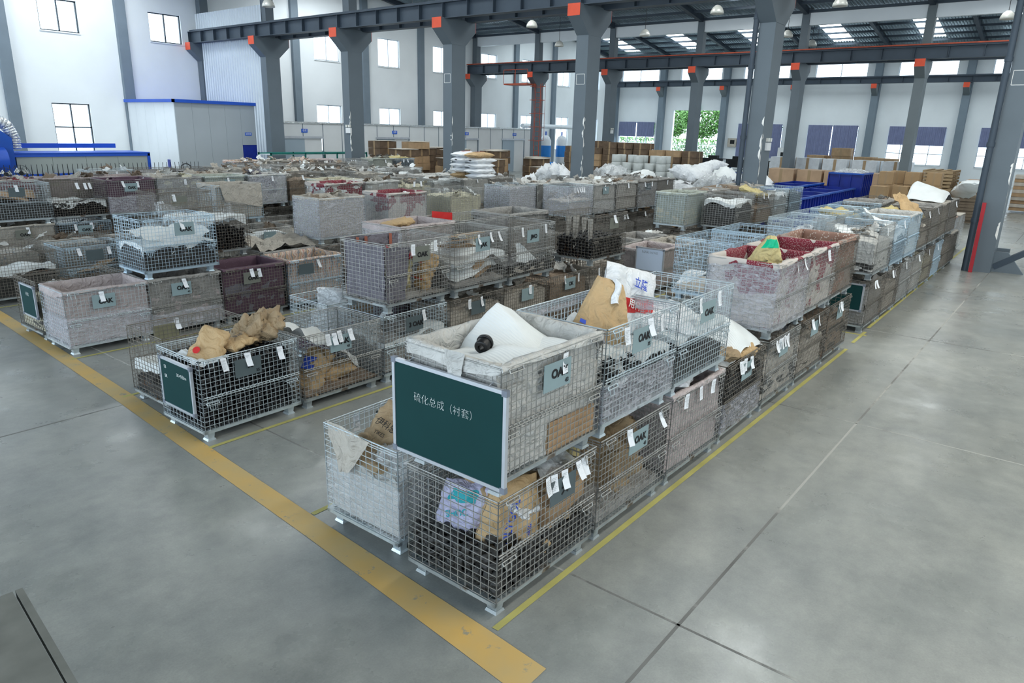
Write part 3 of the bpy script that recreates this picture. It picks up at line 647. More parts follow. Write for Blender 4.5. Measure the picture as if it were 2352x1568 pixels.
KEY = dict(b='cloth_beige', w='cloth_white', p='cloth_pink', u='cloth_purple', g='cloth_grey', c='cloth_cream', n='cloth_brown', e='cloth_green', m='cloth_maroon', r='cloth_redfloral', l='cloth_lattice', d='cloth_dots', s='cloth_stripe', k='cloth_redband')
STN = dict(zinc='bright zinc', blue='pale blue', grey='grey steel', dull='dark rusty')
def m_scrap(seed):
    mb = MB()
    def fn(u, v):
        a = (u-.5)*.26; b = (v-.5)*.2; return a+.03*nz(u*3, v*3, 0, seed), b+.04*nz(u*3, v*3, 4, seed), .05*nz(u*4, v*4, 1, seed)+.07*abs(nz(u*3, v*3, 2, seed))
    mb.grid(fn, 8, 7); return mb.mesh('cloth_scrap')
def scraps(o, rnd, lv, keys, n):
    for k in range(n):
        e = rnd.random(); px, py = ((rnd.uniform(.15, CL-.15), rnd.choice((.13, CW-.13))) if e < .6 else (rnd.choice((.13, CL-.13)), rnd.uniform(.15, CW-.15))) if rnd.random() < .6 else (rnd.uniform(.15, CL-.15), rnd.uniform(.12, CW-.12))
        link('cloth_scrap', cache(m_scrap, rnd.randrange(6)), rnd.choice(keys), o, (px, py, lv+rnd.uniform(.02, .08)), (rnd.uniform(-.8, .8), rnd.uniform(-.8, .8), rnd.uniform(0, 6)), (rnd.uniform(.6, 1.15),)*3)
def cage(row, x, tier, steel, spec, dy=0, seed=None):
    """spec: space separated items: L<c> liner, H<c><level> load, R<level> rubber rings, F<level> foam sheet, W<z0>-<z1> film, X<..> thick film, P<text> plate, T<n> tags, K<level> cardboard, S<key><level> sack"""
    y = ROWY[row]+dy; z = 0 if tier == 1 else H2
    seed = seed if seed is not None else int(row*37+x*13+tier*5); rnd = random.Random(seed)
    wh = where(row, x, tier); near = x < 12.3 and row <= 8; flip = row % 2 == 0
    short = ('%s tier, %s along the %s row' % ('lower' if tier == 1 else 'upper', ORD[wh], ROWN[row]))
    desc = STN[steel]
    ct = 'wire cage'
    if 'W' in spec or 'X' in spec: ct = 'film-wrapped wire cage'
    root = thing('wire_cage', '%s %s, %s' % (desc, ct, short), 'wire cage', (x, y, z), R(rnd.uniform(-.8, .8)), 'wire mesh cages in the %s row' % ROWN[row])
    st = 'steel_'+steel; bs = st if steel in ('zinc', 'blue') else 'steel_base'
    fy = (0, 0, 0)
    if not flip:
        link('wire_panel', M_LF, st, root); link('wire_panel', M_LB, st, root, (0, CW, 0))
    else:
        link('wire_panel', M_LB, st, root); link('wire_panel', M_LF, st, root, (0, CW, 0))
    link('wire_panel', M_S, st, root); link('wire_panel', M_S, st, root, (CL, 0, 0))
    link('base_frame', M_BASE, bs, root)
    for fx in (.07, CL-.11):
        for yy in (.07, CW-.09): link('foot', M_FOOT, bs, root, (fx, yy, 0))
    yf = 0 if not flip else CW
    if near or row <= 3:
        if not flip:
            link('spring_hinge', M_SPR, st, root)
            for fx, fz in ((.05, CT-.01), (CL-.19, CT-.01), (.03, .42), (CL-.17, .42)): link('latch', M_LATCH, st, root, (fx, 0, fz))
        else: link('spring_hinge', M_SPR, st, root, (0, CW+.02, 0))
    def lab(what): return '%s in cage, %s' % (what, short)
    items = spec.split(); hasplate = False
    for it in items:
        c, a = it[0], it[1:]
        if c == 'L':
            o = link('fabric_liner', cache(m_liner, rnd.randrange(7)), KEY[a[0]], None, (x, y, z)); o.rotation_euler = root.rotation_euler; tag(o, lab(LN[KEY[a[0]]]+' cloth liner'), 'cloth')
        elif c == 'H':
            o = link('load', cache(m_lump, rnd.randrange(4), float(a[1:])), KEY[a[0]], None, (x, y, z)); o.name = 'fabric_bundle'; o.rotation_euler = root.rotation_euler; tag(o, lab(LN[KEY[a[0]]]+' bundled cloth'), 'cloth')
            if float(a[1:]) > .35: scraps(o, rnd, float(a[1:])+.03, (KEY[a[0]], KEY[a[0]], 'cloth_white', 'cloth_beige', 'foam_white', 'cloth_brown'), 5 if tier == 2 else 3)
        elif c == 'K':
            o = link('load', cache(m_lump, 9+rnd.randrange(3), float(a), .02, 1.5), 'cardboard', None, (x, y, z)); o.name = 'cardboard_load'; tag(o, lab('cardboard load'), 'cardboard')
        elif c == 'D':
            o = link('load', cache(m_lump, 20+rnd.randrange(3), float(a), .04, 5), 'rubber_grey', None, (x, y, z)); o.name = 'rubber_load'; tag(o, lab('dark rubber load'), 'rubber parts', kind='stuff')
        elif c == 'R':
            o = link('rubber_rings', cache(m_rings, 1, float(a)), 'rubber', None, (x, y, z)); tag(o, lab('heap of black rubber rings'), 'rubber parts', kind='stuff')
        elif c == 'F':
            o = link('foam_sheet', cache(m_sheet, rnd.randrange(6), float(a)), 'foam_white', None, (x, y, z)); tag(o, lab('white foam sheet'), 'foam sheet')
        elif c in 'WX':
            z0, z1 = [float(q) for q in a.split('-')]
            link('stretch_film', cache(m_film, rnd.randrange(3), z0, z1), 'film_clear' if c == 'W' else 'film_thick', root)
        elif c == 'S':
            key = {'t': 'paper_tan', 'b': 'paper_brown', 'y': 'paper_yellow', 'w': 'sack_white', 'r': 'sack_redband', 'q': 'sack_yellowred', 'g': 'sack_greenband'}[a[0]]; lv = float(a[1:])
            n = 2
            for k in range(n):
                sack(lab('%s %s sack' % (('upper', 'lower')[k], SACKN[key])), key, (x+.3+.5*k+rnd.uniform(-.05, .05), y+.3+.2*rnd.random(), z+lv+.07*(1-k)), (rnd.uniform(-15, 15), rnd.uniform(-20, 20), rnd.uniform(0, 180)), (.62, .42, .2), rnd.randrange(6), detail=near, cr=1.4)
        elif c == 'C':   # loose cardboard flaps
            for k in range(3):
                o = link('cardboard_sheet', MB().box(-.26, .26, -.18, .18, -.003, .003).mesh('cardboard_sheet'), 'cardboard', None, (x+.3+.25*k, y+.25+.15*k, z+float(a)+.04*k), (rnd.uniform(-.3, .3), rnd.uniform(-.3, .3), rnd.uniform(0, 3))); tag(o, lab('%s loose cardboard sheet' % ('bottom', 'middle', 'top')[k]), 'cardboard')
        elif c == 'B':   # clear plastic bag, crumpled
            o = link('plastic_bag', cache(m_sack, 3+rnd.randrange(3), .55, .45, .34, 18, 14, 1.8), 'bag_clear', None, (x+.4, y+.4, z+float(a)), (.4, .7, rnd.random()*3)); tag(o, lab('crumpled clear plastic bag'), 'plastic bag')
        elif c == 'P':
            col = {'b': 'plate_blue', 'o': 'plate_olive', 'd': 'plate_dark', 'y': 'plate_yellow'}[a[0]]; px = float(a[1:].split(':')[0])
            pl = link('name_plate', M_PLATE, col, root, (CL*px, -.012 if not flip else CW+.016, CT-.17)); tx = a.split(':')[1].replace('_', ' ')
            if tx and not flip: lettering(tx.split('/')[0], .085, 'ink_black', pl, (.02, -.005, -.01 if '/' not in tx else .012), (R(90), 0, 0), .004)
            if '/' in tx and not flip: lettering(tx.split('/')[1], .042, 'ink_black', pl, (.105, -.005, -.06), (R(90), 0, 0), .001)
        elif c == 'T':
            for k, f in enumerate(a.split(',')):
                t = link('paper_tag', M_TAGS[rnd.randrange(5)], 'paper_tag', root, (CL*float(f)/100, 0 if not flip else CW+.03, CT-.03+rnd.uniform(-.012, .012)), (rnd.uniform(-.15, .1), 0, rnd.uniform(-.25, .25)))
                if near: link('tag_print', M_TLINES, 'ink_pencil', t); link('tag_wire', M_STR, 'alu', t)
    return root
def flapsheet(name, label, cat, m, pts, thick=None, n=14, amp=.03, seed=1, wall=0.0):
    """a limp sheet spanned over four corner points"""
    a, b, c, d = [Vector(p) for p in pts]; mb = MB(); nrm = (b-a).cross(d-a).normalized()
    def fn(u, v):
        p = a*(1-u)*(1-v)+b*u*(1-v)+c*u*v+d*(1-u)*v
        return p+nrm*(amp*nz(u*4, v*4, 0, seed)*2+amp*.8*nz(u*11, v*11, 1, seed))
    mb.grid(fn, n, n); o = link(name, mb.mesh(name), m); return tag(o, label, cat)
# ------------------------------------------------------------------ the layout
# row | x | tier | steel | spec
LAY = '''
1 3.08 1 grey Pd.62:大 T45,52,63,78,85
1 4.28 1 grey Hg.22 Pb.52:OAK/43 T38,84
1 5.48 1 grey Lp Hp.60 T25,50,76
1 6.68 1 dull R.70 X.12-.46 Pb.52:NW T34,40,46,62
1 7.88 1 grey D.45 Hb.62 Pb.48: T22,34,40,46,52,58
1 9.08 1 dull Hb.55 D.30 Pb.48: T36,58
1 10.28 1 dull D.52 Hn.62 Pb.5: T40,48,56
1 3.08 2 grey Lw Pb.50:OAK/43 T58
1 4.27 2 zinc R.46 F.50 X.12-.44 Pb.46:OAK/35 T24,56,74
1 5.45 2 zinc F.52 D.30 Pb.5:OAK T34,70
1 7.88 2 grey Lr Hb.45 X.1-.83 T52,74
1 9.05 2 grey Lr Hb.5 T62
1 10.22 2 dull Ll Hn.60 T44
1 12.57 1 dull Hg.72 T30,38
1 13.77 1 dull Hb.6 T40,52,60
1 14.97 1 grey Hg.62 T40
1 16.17 1 grey Hb.66 T44,55
1 17.37 1 dull Hc.66 T42
1 18.57 1 blue Hg.7 T30
1 19.77 1 dull Hb.66
1 20.9 1 dull Lb Hg.7 T40
1 12.6 2 grey Hw.62 D.3 T50
1 13.8 2 blue D.56 F.62 T60
1 15.0 2 blue Lw Hw.5 T50,70
1 16.2 2 dull Hb.45 Sy.7 T64
1 17.4 2 dull Lg Hg.6 T50
1 18.6 2 dull Lb Hb.70 T62
1 19.8 2 dull Lg Hg.7 T60
2 3.15 1 zinc Hw.60 W.14-.56 Pd.62: T30,55,80
2 4.35 1 grey Hg.5
2 5.55 1 grey Lg Hg.6
2 6.75 1 dull D.5
2 7.95 1 grey Hb.6
2 9.15 1 zinc Hg.6
2 10.35 1 dull Hg.6
2 9.1 2 blue Hb.18
2 10.3 2 blue Hp.30
2 11.5 1 dull Hg.6
2 12.7 1 dull Hb.6
2 13.9 1 grey Hb.6
2 15.1 1 grey Hb.6
2 16.3 1 grey Hb.6
2 17.5 1 grey Hb.6
2 18.7 1 grey Hb.6
2 12.7 2 zinc Hg.3 B.5
2 13.9 2 zinc Hg.4 B.6
2 15.1 2 blue Sy.7 Hg.5
2 16.3 2 blue Hg.6 Bg.6
2 17.5 2 grey Lg Hg.6
2 18.7 2 dull Hg.7
3 3.24 1 zinc R.76 Pd.46:K/35 T22,46,80
3 4.42 1 grey Hn.18 Pb.46:OAK/43 T30,38,44,58
3 5.6 1 zinc Hg.55 F.56 Pd.46:3_OAK T60
3 6.78 1 dull Hb.7 Pd.5: T34,56
3 7.93 1 dull Hb.74 Pb.5: T56
3 9.08 1 dull Hn.74 Pb.5:OK T36,72
3 10.25 1 dull Hb.6 T25,60
3 12.65 1 grey Lp Hp.2
3 13.85 1 grey Lb Hg.7
3 15.05 1 grey Hg.6
3 16.25 1 dull Hn.6
3 17.45 1 dull Hn.6
3 18.65 1 grey Hg.6
3 19.85 1 grey Hg.6
3 5.66 2 grey Hg.16 Po.52:OAK T40,75
3 6.86 2 grey Hg.2 C.66 F.52 Pb.50:JAK T42,64,80
3 8.04 2 grey D.3 Hb.26 Pb.48:JMO T24,76
3 10.27 2 dull R.44 Po.6: T60
3 16.5 2 grey D.62 F.70 T40
3 17.9 2 grey Hn.5 Sy.8 T30,60
3 19.1 2 zinc Hg.7 F.74 T50
3 20.3 2 blue D.74 T50
4 3.36 1 dull D.3 F.46 Py.40: T52
4 5.5 1 zinc Hm.3
4 6.7 1 grey Lm Hm.4
4 7.9 1 grey Hb.6
4 9.1 1 dull Hn.6
4 10.3 1 dull Hn.6
4 11.5 1 dull Hb.6
4 12.7 1 grey Lg Hg.6
4 13.9 1 grey Lg Hg.6
4 15.1 1 dull Hb.7
4 16.3 1 dull Hb.7
4 17.5 1 grey Hb.7
4 18.7 1 grey Hb.7
4 6.8 2 grey Lp Hp.3 W.12-.8
4 8.0 2 grey Sq.4 Hg.3
4 9.2 2 grey Lg Hg.6
4 15.9 2 zinc Le Hc.5
4 17.3 2 dull Lg Hg.7
4 18.6 2 dull Ln Hg.7
4 19.8 2 grey Lb Hg.75 F.78
5 3.48 1 zinc Lp Hp.3 X.1-.52 Pb.44:OAK T42
5 4.6 1 grey Lg Hp.62 X.1-.36 Pb.42:OAK/43 T46
5 5.75 1 dull Hu.60 Lm Po.44:OAK T44,56
5 6.95 1 blue Ls Hg.2 W.3-.6 Pd.3: T52
5 8.15 1 dull Hn.6
5 9.35 1 dull Hb.6
5 10.55 1 grey Lb Hg.6
5 11.75 1 grey Hg.6
5 12.95 1 dull Hg.6
5 14.15 1 dull Hg.6
5 15.35 1 dull Hg.6
5 16.55 1 dull Hg.6
5 17.75 1 dull Hg.6 T40,50
5 18.95 1 dull Hg.6 T40
5 4.58 2 blue D.46 F.50 Pb.56:OAK T52
5 15.3 2 zinc Hb.5 X.1-.84 T20,30,40,50,60
5 16.5 2 grey Lw Hw.76 Pb.5: W.1-.42 T46
5 17.7 2 dull Lw Hw.8 T50
5 18.9 2 dull Lg D.75 W.1-.8 Pd.5: T30,70
5 20.1 2 dull Lg Hg.75 W.1-.5 T55
6 3.5 1 dull Hc.56 D.3
6 4.7 1 dull Hd.66 T30
6 5.9 1 dull Hg.7
6 7.1 1 grey Lg Hg.7
6 8.3 1 grey Hg.7
6 9.5 1 dull Hn.6
6 10.7 1 grey Hg.6
6 11.9 1 grey Hw.6
6 13.1 1 dull Hg.6
6 14.3 1 dull Hg.6
6 5.75 2 dull R.44 F.66
6 8.35 2 zinc Lb Hb.78 X.1-.84
6 10.1 2 grey Lr Hw.7 W.1-.8 Pb.5:JAK T40
6 11.95 2 grey Hc.72 T46,60,70
6 14.1 2 zinc Hg.8 X.1-.84
6 15.3 2 grey Lw Hg.8
6 16.6 2 grey Lw Hg.8 F.8
6 17.9 2 dull Lw Hg.8 F.8
6 19.2 2 dull Lg Hg.8
6 20.4 2 dull Lg Hg.8
7 3.62 1 dull D.52 F.58
7 4.85 1 blue Hn.2 C.32 Pd.46: T22,68
7 6.05 1 dull Hn.6 C.7
7 7.25 1 dull Hw.6 F.6
7 8.45 1 grey Hb.68 F.7 Pb.5: T40
7 9.65 1 grey Hb.68
7 10.85 1 grey Hb.6
7 12.05 1 grey Hb.6
7 6.6 2 dull Hg.2 B.4 Po.4: T30
7 10.6 2 grey Lr Hw.74 F.76
7 11.8 2 grey Lw Hw.8 F.8
7 13.0 2 grey Hc.7 T40,60
7 14.2 2 grey Hw.76 F.8
7 15.4 2 grey Hw.8 T50
7 16.6 2 dull Hg.8
8 3.7 1 dull Hd.7
8 4.9 1 dull Hd.78
8 6.1 1 dull Hd.78
8 7.3 1 dull Hn.6
8 8.5 1 grey Hg.6
8 9.7 1 grey Hn.6
8 8.38 2 blue Lb Hb.3 T60
8 11.3 2 zinc Lc Hc.7
8 12.5 2 grey Hc.5 Pb.5:OAK T30,60
8 13.7 2 grey Lg Hg.7
8 14.9 2 grey Lw Hw.7 F.75
8 16.1 2 dull Lw Hg.8 F.8
9 3.65 1 dull Hg.6
9 4.85 1 grey Lb Hb.72 Po.44:OAK T52
9 6.0 1 blue Hn.6 Pb.50:OAK T32,62
9 7.2 1 dull Hn.5
9 8.4 1 dull Hn.5
9 4.85 2 zinc D.48 C.54 Pd.44: T44
9 3.6 2 zinc D.48 Hc.7
9 6.0 2 dull R.36 F.42 T45,60,68
9 7.15 2 grey Lm Hm.7 X.1-.5 Pb.46:OAK T30,60
9 8.3 2 grey Lg Hc.8 W.1-.84 T60
9 9.5 2 zinc Le He.7 Pb.60:OAK T56
9 10.75 2 zinc Lw Hu.8 X.1-.84 T60
9 11.95 2 dull Hn.7 T40
9 13.2 2 grey Hg.7
9 14.4 2 grey Hb.8
9 15.6 2 grey Hg.7 F.75
10 5.0 2 dull Lr Hr.8
10 6.2 2 dull Lp Hb.8
10 7.4 2 grey Lp Hn.8
10 8.6 2 grey Lw Hw.8
10 9.8 2 grey Lb Hb.8
10 11.0 2 grey Hg.8
10 12.2 2 grey Hb.8
10 13.4 2 dull Hb.8
10 14.6 2 grey Lg Hg.8
10 15.8 2 grey Hg.8 F.8
10 17.0 2 grey Hg.8 F.8
11 8.2 2 zinc Hg.78 T60
11 9.4 2 dull D.8 T60
11 10.6 2 dull D.8
11 11.8 2 grey Hb.8
11 13.0 2 grey Hg.8 Pb.5:OAK T60
11 14.2 2 grey Hc.7 F.7
11 15.4 2 dull Hn.6 Pd.5: T40,70
11 16.6 2 grey Hg.7
11 17.8 1 grey Hg.7
11 19.0 1 grey Hg.7 T40,60
12 14.0 2 grey Hg.8
12 15.2 2 dull Hb.8 T50
12 16.4 2 dull Hb.8
12 17.6 2 grey Hg.7
13 14.2 2 zinc Ls Hb.8 W.1-.8 T70
13 15.4 2 grey Lb Hb.8 T50
13 16.6 2 grey Ls Hs.8 T30
13 17.8 2 grey Lp Hs.7 T50
13 19.2 2 grey Hg.3 St.5 D.2 W.1-.8 T20,30,40
13 20.6 2 grey Le He.8 T60
13 21.9 2 blue D.8 Sy.8 T40,60
13 17.8 1 grey D.5
13 19.2 1 grey D.6
13 20.6 1 dull D.7 T40,60,80
13 21.9 1 dull Hb.7 T40,60
13 23.2 1 blue D.6 Sy.8
14 22.2 2 grey Hg.8
'''
rowsx = {}
LL = []
for ln in LAY.strip().split('\n'):
    p = ln.split(' ', 4); r, x, t = int(p[0]), float(p[1]), int(p[2]); LL.append((r, x, t, p[3], p[4] if len(p) > 4 else '')); rowsx.setdefault((r, t), []).append(x)
for (r, t) in list(rowsx):   # every upper cage stands on a lower one, also where little of it shows
    if t == 2:
        for x in rowsx[(r, 2)]:
            have = rowsx.setdefault((r, 1), [])
            if not any(abs(x-q) < .55 for q in have):
                q = round(x+.03, 2)
                for h_ in have:
                    if abs(h_-q) < 1.14: q = round(h_+1.15*(1 if q > h_ else -1), 2)
                have.append(q); LL.append((r, q, 1, 'dull', 'Hg.6'))
for (r, t), xs in rowsx.items():
    for i, x in enumerate(sorted(xs)): SLOT[(r, t, x)] = i+1
for r, x, t, s, sp in LL: cage(r, x, t, s, sp.replace('Bg', 'B'))
# ------------------------------------------------------------------ boards hung on cages
def board(label, x, y0, y1, z0, z1, face, texts, rz=0.0):
    t = thing('chalkboard' if face == 'board_green' else 'whiteboard', label, 'board', (x, (y0+y1)/2, z0)); t.rotation_euler = (0, 0, rz)
    link('hook', MB().path([(0, -(y1-y0)*.35, z1-z0), (.05, -(y1-y0)*.35, z1-z0+.01)], .004, 5).path([(0, (y1-y0)*.35, z1-z0), (.05, (y1-y0)*.35, z1-z0+.01)], .004, 5).mesh('hook'), 'alu', t)
    w = (y1-y0)/2; h = z1-z0; link('panel', MB().box(-.008, .008, -w+.01, w-.01, .01, h-.01).mesh('panel'), face, t)
    fr = MB(); e = .024
    fr.box(-.014, .012, -w, w, 0, e).box(-.014, .012, -w, w, h-e, h).box(-.014, .012, -w, -w+e, e, h-e).box(-.014, .012, w-e, w, e, h-e); link('frame', fr.mesh('frame'), 'alu', t)
    for yy in (-w, w):
        for zz in (0, h): link('corner_cap', MB().box(-.017, .014, yy-(.0 if yy < 0 else .035)-.004*(yy < 0), yy+(.035 if yy < 0 else .004), zz-(.004 if zz == 0 else .035), zz+(.035 if zz == 0 else .004)).mesh('corner_cap'), 'corner_grey', t)
    for body, sz, m, py, pz, sl in texts: lettering(body, sz, m, t, (-.011, py, pz), (R(90), R(0), R(-90)) if not sl else Euler((R(90), 0, R(-90))), -.0016 if sz > .065 else -.0007 if sz > .05 else 0)
    return t
board('large green chalkboard with white handwriting hung on the front upper cage', 3.04, 2.415, 3.40, .972, 1.635, 'board_green', [('硫化总成（衬套）', .07, 'chalk', .01, .43, 0)])
board('green chalkboard with small chalk notes on the black-filled cage', 3.2, 6.5, 7.13, .27, .785, 'board_green', [('S3', .05, 'chalk', .2, .42, 0), ('SR', .05, 'chalk', .2, .32, 0), ('2K×5台/m', .045, 'chalk', -.12, .38, 0)])
board('small green chalkboard on the dark cage at far left', 3.46, 11.3, 11.84, .33, .80, 'board_green', [('衬套', .06, 'chalk', .0, .33, 0)])
board('green chalkboard on the lower cage beyond the gap in front row', 12.53, 2.56, 3.2, .36, .82, 'board_green', [])
board('pale whiteboard with faint writing leaning on a cage in the third row', 12.57, 6.2, 6.82, .47, .94, 'whiteboard', [('NAK WAB', .075, 'ink_pencil', .0, .38, 0)])

def quad_sack(label, m, pts, thick, seed, cr=1.0, prints=(), bands=(), cuff=None):
    """a paper or woven sack whose flat outline runs through four corner points (bottom left, bottom right, top right, top left)"""
    a, b, c, d = [Vector(p) for p in pts]; o0 = (a+b+c+d)/4; ex = ((b+c)-(a+d)).normalized(); nn = ex.cross((c+d)-(a+b)).normalized(); ey = nn.cross(ex)
    M = Matrix((ex, ey, nn)).transposed().to_4x4(); M.translation = o0; Mi = M.inverted(); q = [Mi @ p for p in (a, b, c, d)]
    def mid(u, v): return q[0]*(1-u)*(1-v)+q[1]*u*(1-v)+q[2]*u*v+q[3]*(1-u)*v
    def srf(u, v, s_):
        p = mid(u, v); e = max(0, 1-abs(2*u-1)**3)**.55*max(0, 1-abs(2*v-1)**4)**.5
        k = cr*.02*(1.2*nz(p.x*9, p.y*9, s_, seed)+1.4*abs(nz(p.x*13+3, p.y*6, s_, seed+2))+.5*nz(p.x*34, p.y*34, s_, seed+4))
        return Vector((p.x+.012*cr*nz(v*7, u, 0, seed), p.y+.012*cr*nz(u*6, v, 2, seed), p.z+s_*(thick/2*e+k*min(1, e*2)+.002)))
    mb = MB(); mb.grid(lambda u, v: srf(u, v, 1), 36, 36); mb.grid(lambda u, v: srf(1-u, v, -1), 36, 36)
    o = link('sack', mb.mesh('sack'), m); o.matrix_world = M; tag(o, label, 'sack')
    for u0, u1, v0, v1, bm in bands:
        bb = MB(); bb.grid(lambda u, v: srf(u0+(u1-u0)*u, v0+(v1-v0)*v, 1)+Vector((0, 0, .003)), 30, 10); link('printed_band', bb.mesh('printed_band'), bm, o)
    for body, sz, pm, u, v, rz in prints:
        p = srf(u, v, 1); lettering(body, sz, pm, o, (p.x, p.y, p.z+.012), (0, 0, R(rz)), .001)
    if cuff:
        bb = MB(); bb.grid(lambda u, v: srf(.42+.2*u+.16*v, 1.0-.42*v, 1)+Vector((.02*math.sin(v*5), 0, .012+.035*math.sin(u*math.pi))), 8, 14); link('rolled_mouth', bb.mesh('rolled_mouth'), cuff, o)
    return o
# ------------------------------------------------------------------ hero contents
def cover(name, label, cat, m, x0, x1, y0, y1, zf, nx=34, ny=26, fall=.0, kind=None):
    mb = MB()
    def fn(u, v):
        x, y = x0+(x1-x0)*u, y0+(y1-y0)*v; z = zf(x, y); e = min(u, v, 1-u, 1-v); return x, y, z-fall*max(0, 1-e*10)**2
    mb.grid(fn, nx, ny); o = link(name, mb.mesh(name), m); return tag(o, label, cat, kind=kind)
G = lambda x, y, cx, cy_, s, h: h*math.exp(-((x-cx)**2+(y-cy_)**2)/(2*s*s))
cover('foam_sheet', 'white foam sheet mounded under the black roller in the front upper cage', 'foam sheet', 'foam_white', 3.14, 4.14, 2.55, 3.28,
      lambda x, y: 1.655+.04*nz(x*3, y*3, 0, 3)+G(x, y, 3.5, 2.75, .2, .04)+.022*math.sin(x*11+y*7)-G(x, y, 3.42, 2.98, .07, .07), fall=.12)
cover('foam_sheet', 'white foam sheet folded up to a peak in the front upper cage', 'foam sheet', 'foam_white', 3.55, 4.12, 2.72, 3.27,
      lambda x, y: 1.64+.30*max(0, (y-2.80)/.5)*max(0, 1-abs(x-3.88-.25*(y-3.1))*2.2)+.03*nz(x*5, y*5, 0, 8), fall=.08)
t = thing('rubber_roller', 'short black rubber roller on white foam in the front upper cage', 'roller', (3.44, 2.95, 1.725)); t.rotation_euler = (R(12), R(72), R(30))
link('sleeve', MB().lathe([(.022, -.05), (.046, -.05), (.05, -.042), (.05, .042), (.046, .05), (.022, .05), (.022, -.05)], 24).mesh('sleeve'), 'rubber', t)
link('flange', MB().lathe([(.048, .012), (.058, .012), (.058, .03), (.048, .03)], 24).mesh('flange'), 'rubber', t)
# creased cloth packed in the front upper cage, corrugated pad at its lower right
mb = MB()
def side(x0, y0, x1, y1, z0, z1, n, seed, amp):
    def fn(u, v):
        x, y, z = x0+(x1-x0)*u, y0+(y1-y0)*u, z0+(z1-z0)*v; a = amp*(nz(u*5, z*16, 0, seed)+.8*abs(nz(u*11, z*26, 2, seed))+.5*nz(u*25, z*40, 3, seed)); return x+n[0]*a, y+n[1]*a, z
    mb.grid(fn, 60, 44)
side(3.13, 2.54, 4.15, 2.54, 1.0, 1.6, (0, -1), 4, .032); side(3.13, 3.28, 3.13, 2.54, 1.0, 1.72, (-1, 0), 5, .028); side(4.15, 2.54, 4.15, 3.28, 1.0, 1.6, (1, 0), 6, .02); side(4.15, 3.28, 3.13, 3.28, 1.0, 1.6, (0, 1), 7, .02)
o = link('creased_cloth', mb.mesh('creased_cloth'), 'cloth_white'); tag(o, 'creased off-white cloth packed inside the front upper cage', 'cloth')
mb = MB(); prof = []
for k in range(22): prof += [(k*.01, .0), (k*.01+.005, .006)]
q = len(prof); mb.add([(3.6, 2.508-b, 1.02+a) for a, b in prof]+[(4.16, 2.508-b, 1.0+a) for a, b in prof], [(i, i+1, q+i+1, q+i) for i in range(q-1)]); mb.box(3.6, 4.16, 2.512, 2.53, 1.0, 1.21)
o = link('corrugated_pad', mb.mesh('corrugated_pad'), 'cardboard'); tag(o, 'brown corrugated pad at the bottom of the front upper cage', 'cardboard')
for i, (px, pz, w, hh, rx) in enumerate([(3.12, 1.66, .12, .16, .2), (3.30, 1.62, .1, .11, -.1)]): pass
flapsheet('torn_liner_flap', 'torn taped liner flap over the chalkboard on the front upper cage', 'cloth', 'cloth_white', [(3.06, 2.95, 1.78), (3.06, 2.78, 1.78), (3.05, 2.80, 1.62), (3.045, 2.90, 1.60)], n=8, amp=.006)
# front lower cage: rubber bushings one by one, sacks
bush = MB().lathe([(.018, -.03), (.040, -.03), (.044, -.022), (.044, .022), (.040, .03), (.018, .03), (.018, -.03)], 14); bush.lathe([(.044, -.004), (.049, -.004), (.049, .006), (.044, .006)], 14)
bme = bush.mesh('rubber_bushing'); random.seed(11)
def bushing(x, y, z): o = link('rubber_bushing', bme, 'rubber_grey', None, (x, y, z), (random.gauss(0, .9), random.gauss(0, .9), random.random()*3)); tag(o, 'dull black rubber bushing heaped in the front lower cage', 'rubber part', 'bushings in the front lower cage')
for lv in range(4):
    z = .155+lv*.062
    for k in range(13): bushing(3.15+k*.082, 2.56+random.uniform(-.01, .02), z+random.uniform(-.02, .02))
    for k in range(9): bushing(3.14+random.uniform(-.01, .02), 2.64+k*.08, z+random.uniform(-.02, .02)+.03)
for i in range(11):
    for j in range(8): bushing(3.2+i*.088, 2.64+j*.083, .38+.05*nz(i*.6, j*.6, 0, 2)+random.uniform(-.02, .02)-.06*(i > 6))
cover('rubber_base', 'dark rubber parts buried at the bottom of the front lower cage', 'rubber parts', 'dark_core', 3.16, 4.12, 2.6, 3.26, lambda x, y: .30, 4, 4, .15, kind='stuff')
quad_sack('lilac woven sack with teal print in the front lower cage', 'sack_lilac', [(3.28, 3.28, .30), (3.34, 2.84, .38), (3.40, 2.80, .74), (3.32, 3.17, .72)], .16, 2, 1.4, [('SHOC', .07, 'ink_teal', .5, .45, 12)], [(.3, .8, .68, .9, 'ink_teal')])
quad_sack('tall tan paper sack with blue lettering in the front lower cage corner', 'paper_tan', [(3.22, 2.86, .24), (3.66, 2.60, .20), (3.66, 2.64, .80), (3.34, 2.76, .82)], .20, 5, 1.2, [('POLYGOL', .085, 'ink_blue', .38, .5, 80), ('25KG', .04, 'ink_blue', .7, .4, 80)])
sack('crumpled tan sack behind the lettered one in the front lower cage', 'paper_tan', (3.72, 2.74, .42), (20, -40, 20), (.52, .4, .2), 1, cr=1.6)
sack('second crumpled tan sack lying by the cardboard in the front lower cage', 'paper_brown', (3.95, 2.8, .45), (0, -20, 60), (.5, .36, .18), 4, cr=1.6)
sack('white plastic bag with blue print in the front lower cage', 'sack_white', (3.55, 2.66, .60), (30, 10, 20), (.34, .26, .12), 3, cr=1.8, prints=[('■■', .09, 'ink_blue', (0, 0, .075), (0, 0, 0))])
sack('open brown paper sack mouth under the upper front cage', 'paper_brown', (3.52, 2.95, .72), (10, -30, 70), (.45, .34, .16), 0, cr=1.8)
o = link('cardboard_box', MB().box(-.26, .26, -.13, .13, -.09, .09).mesh('cardboard_box'), 'cardboard', None, (3.93, 2.68, .50), (0, -.12, .08)); tag(o, 'brown cardboard box tilted in the front lower cage', 'box')
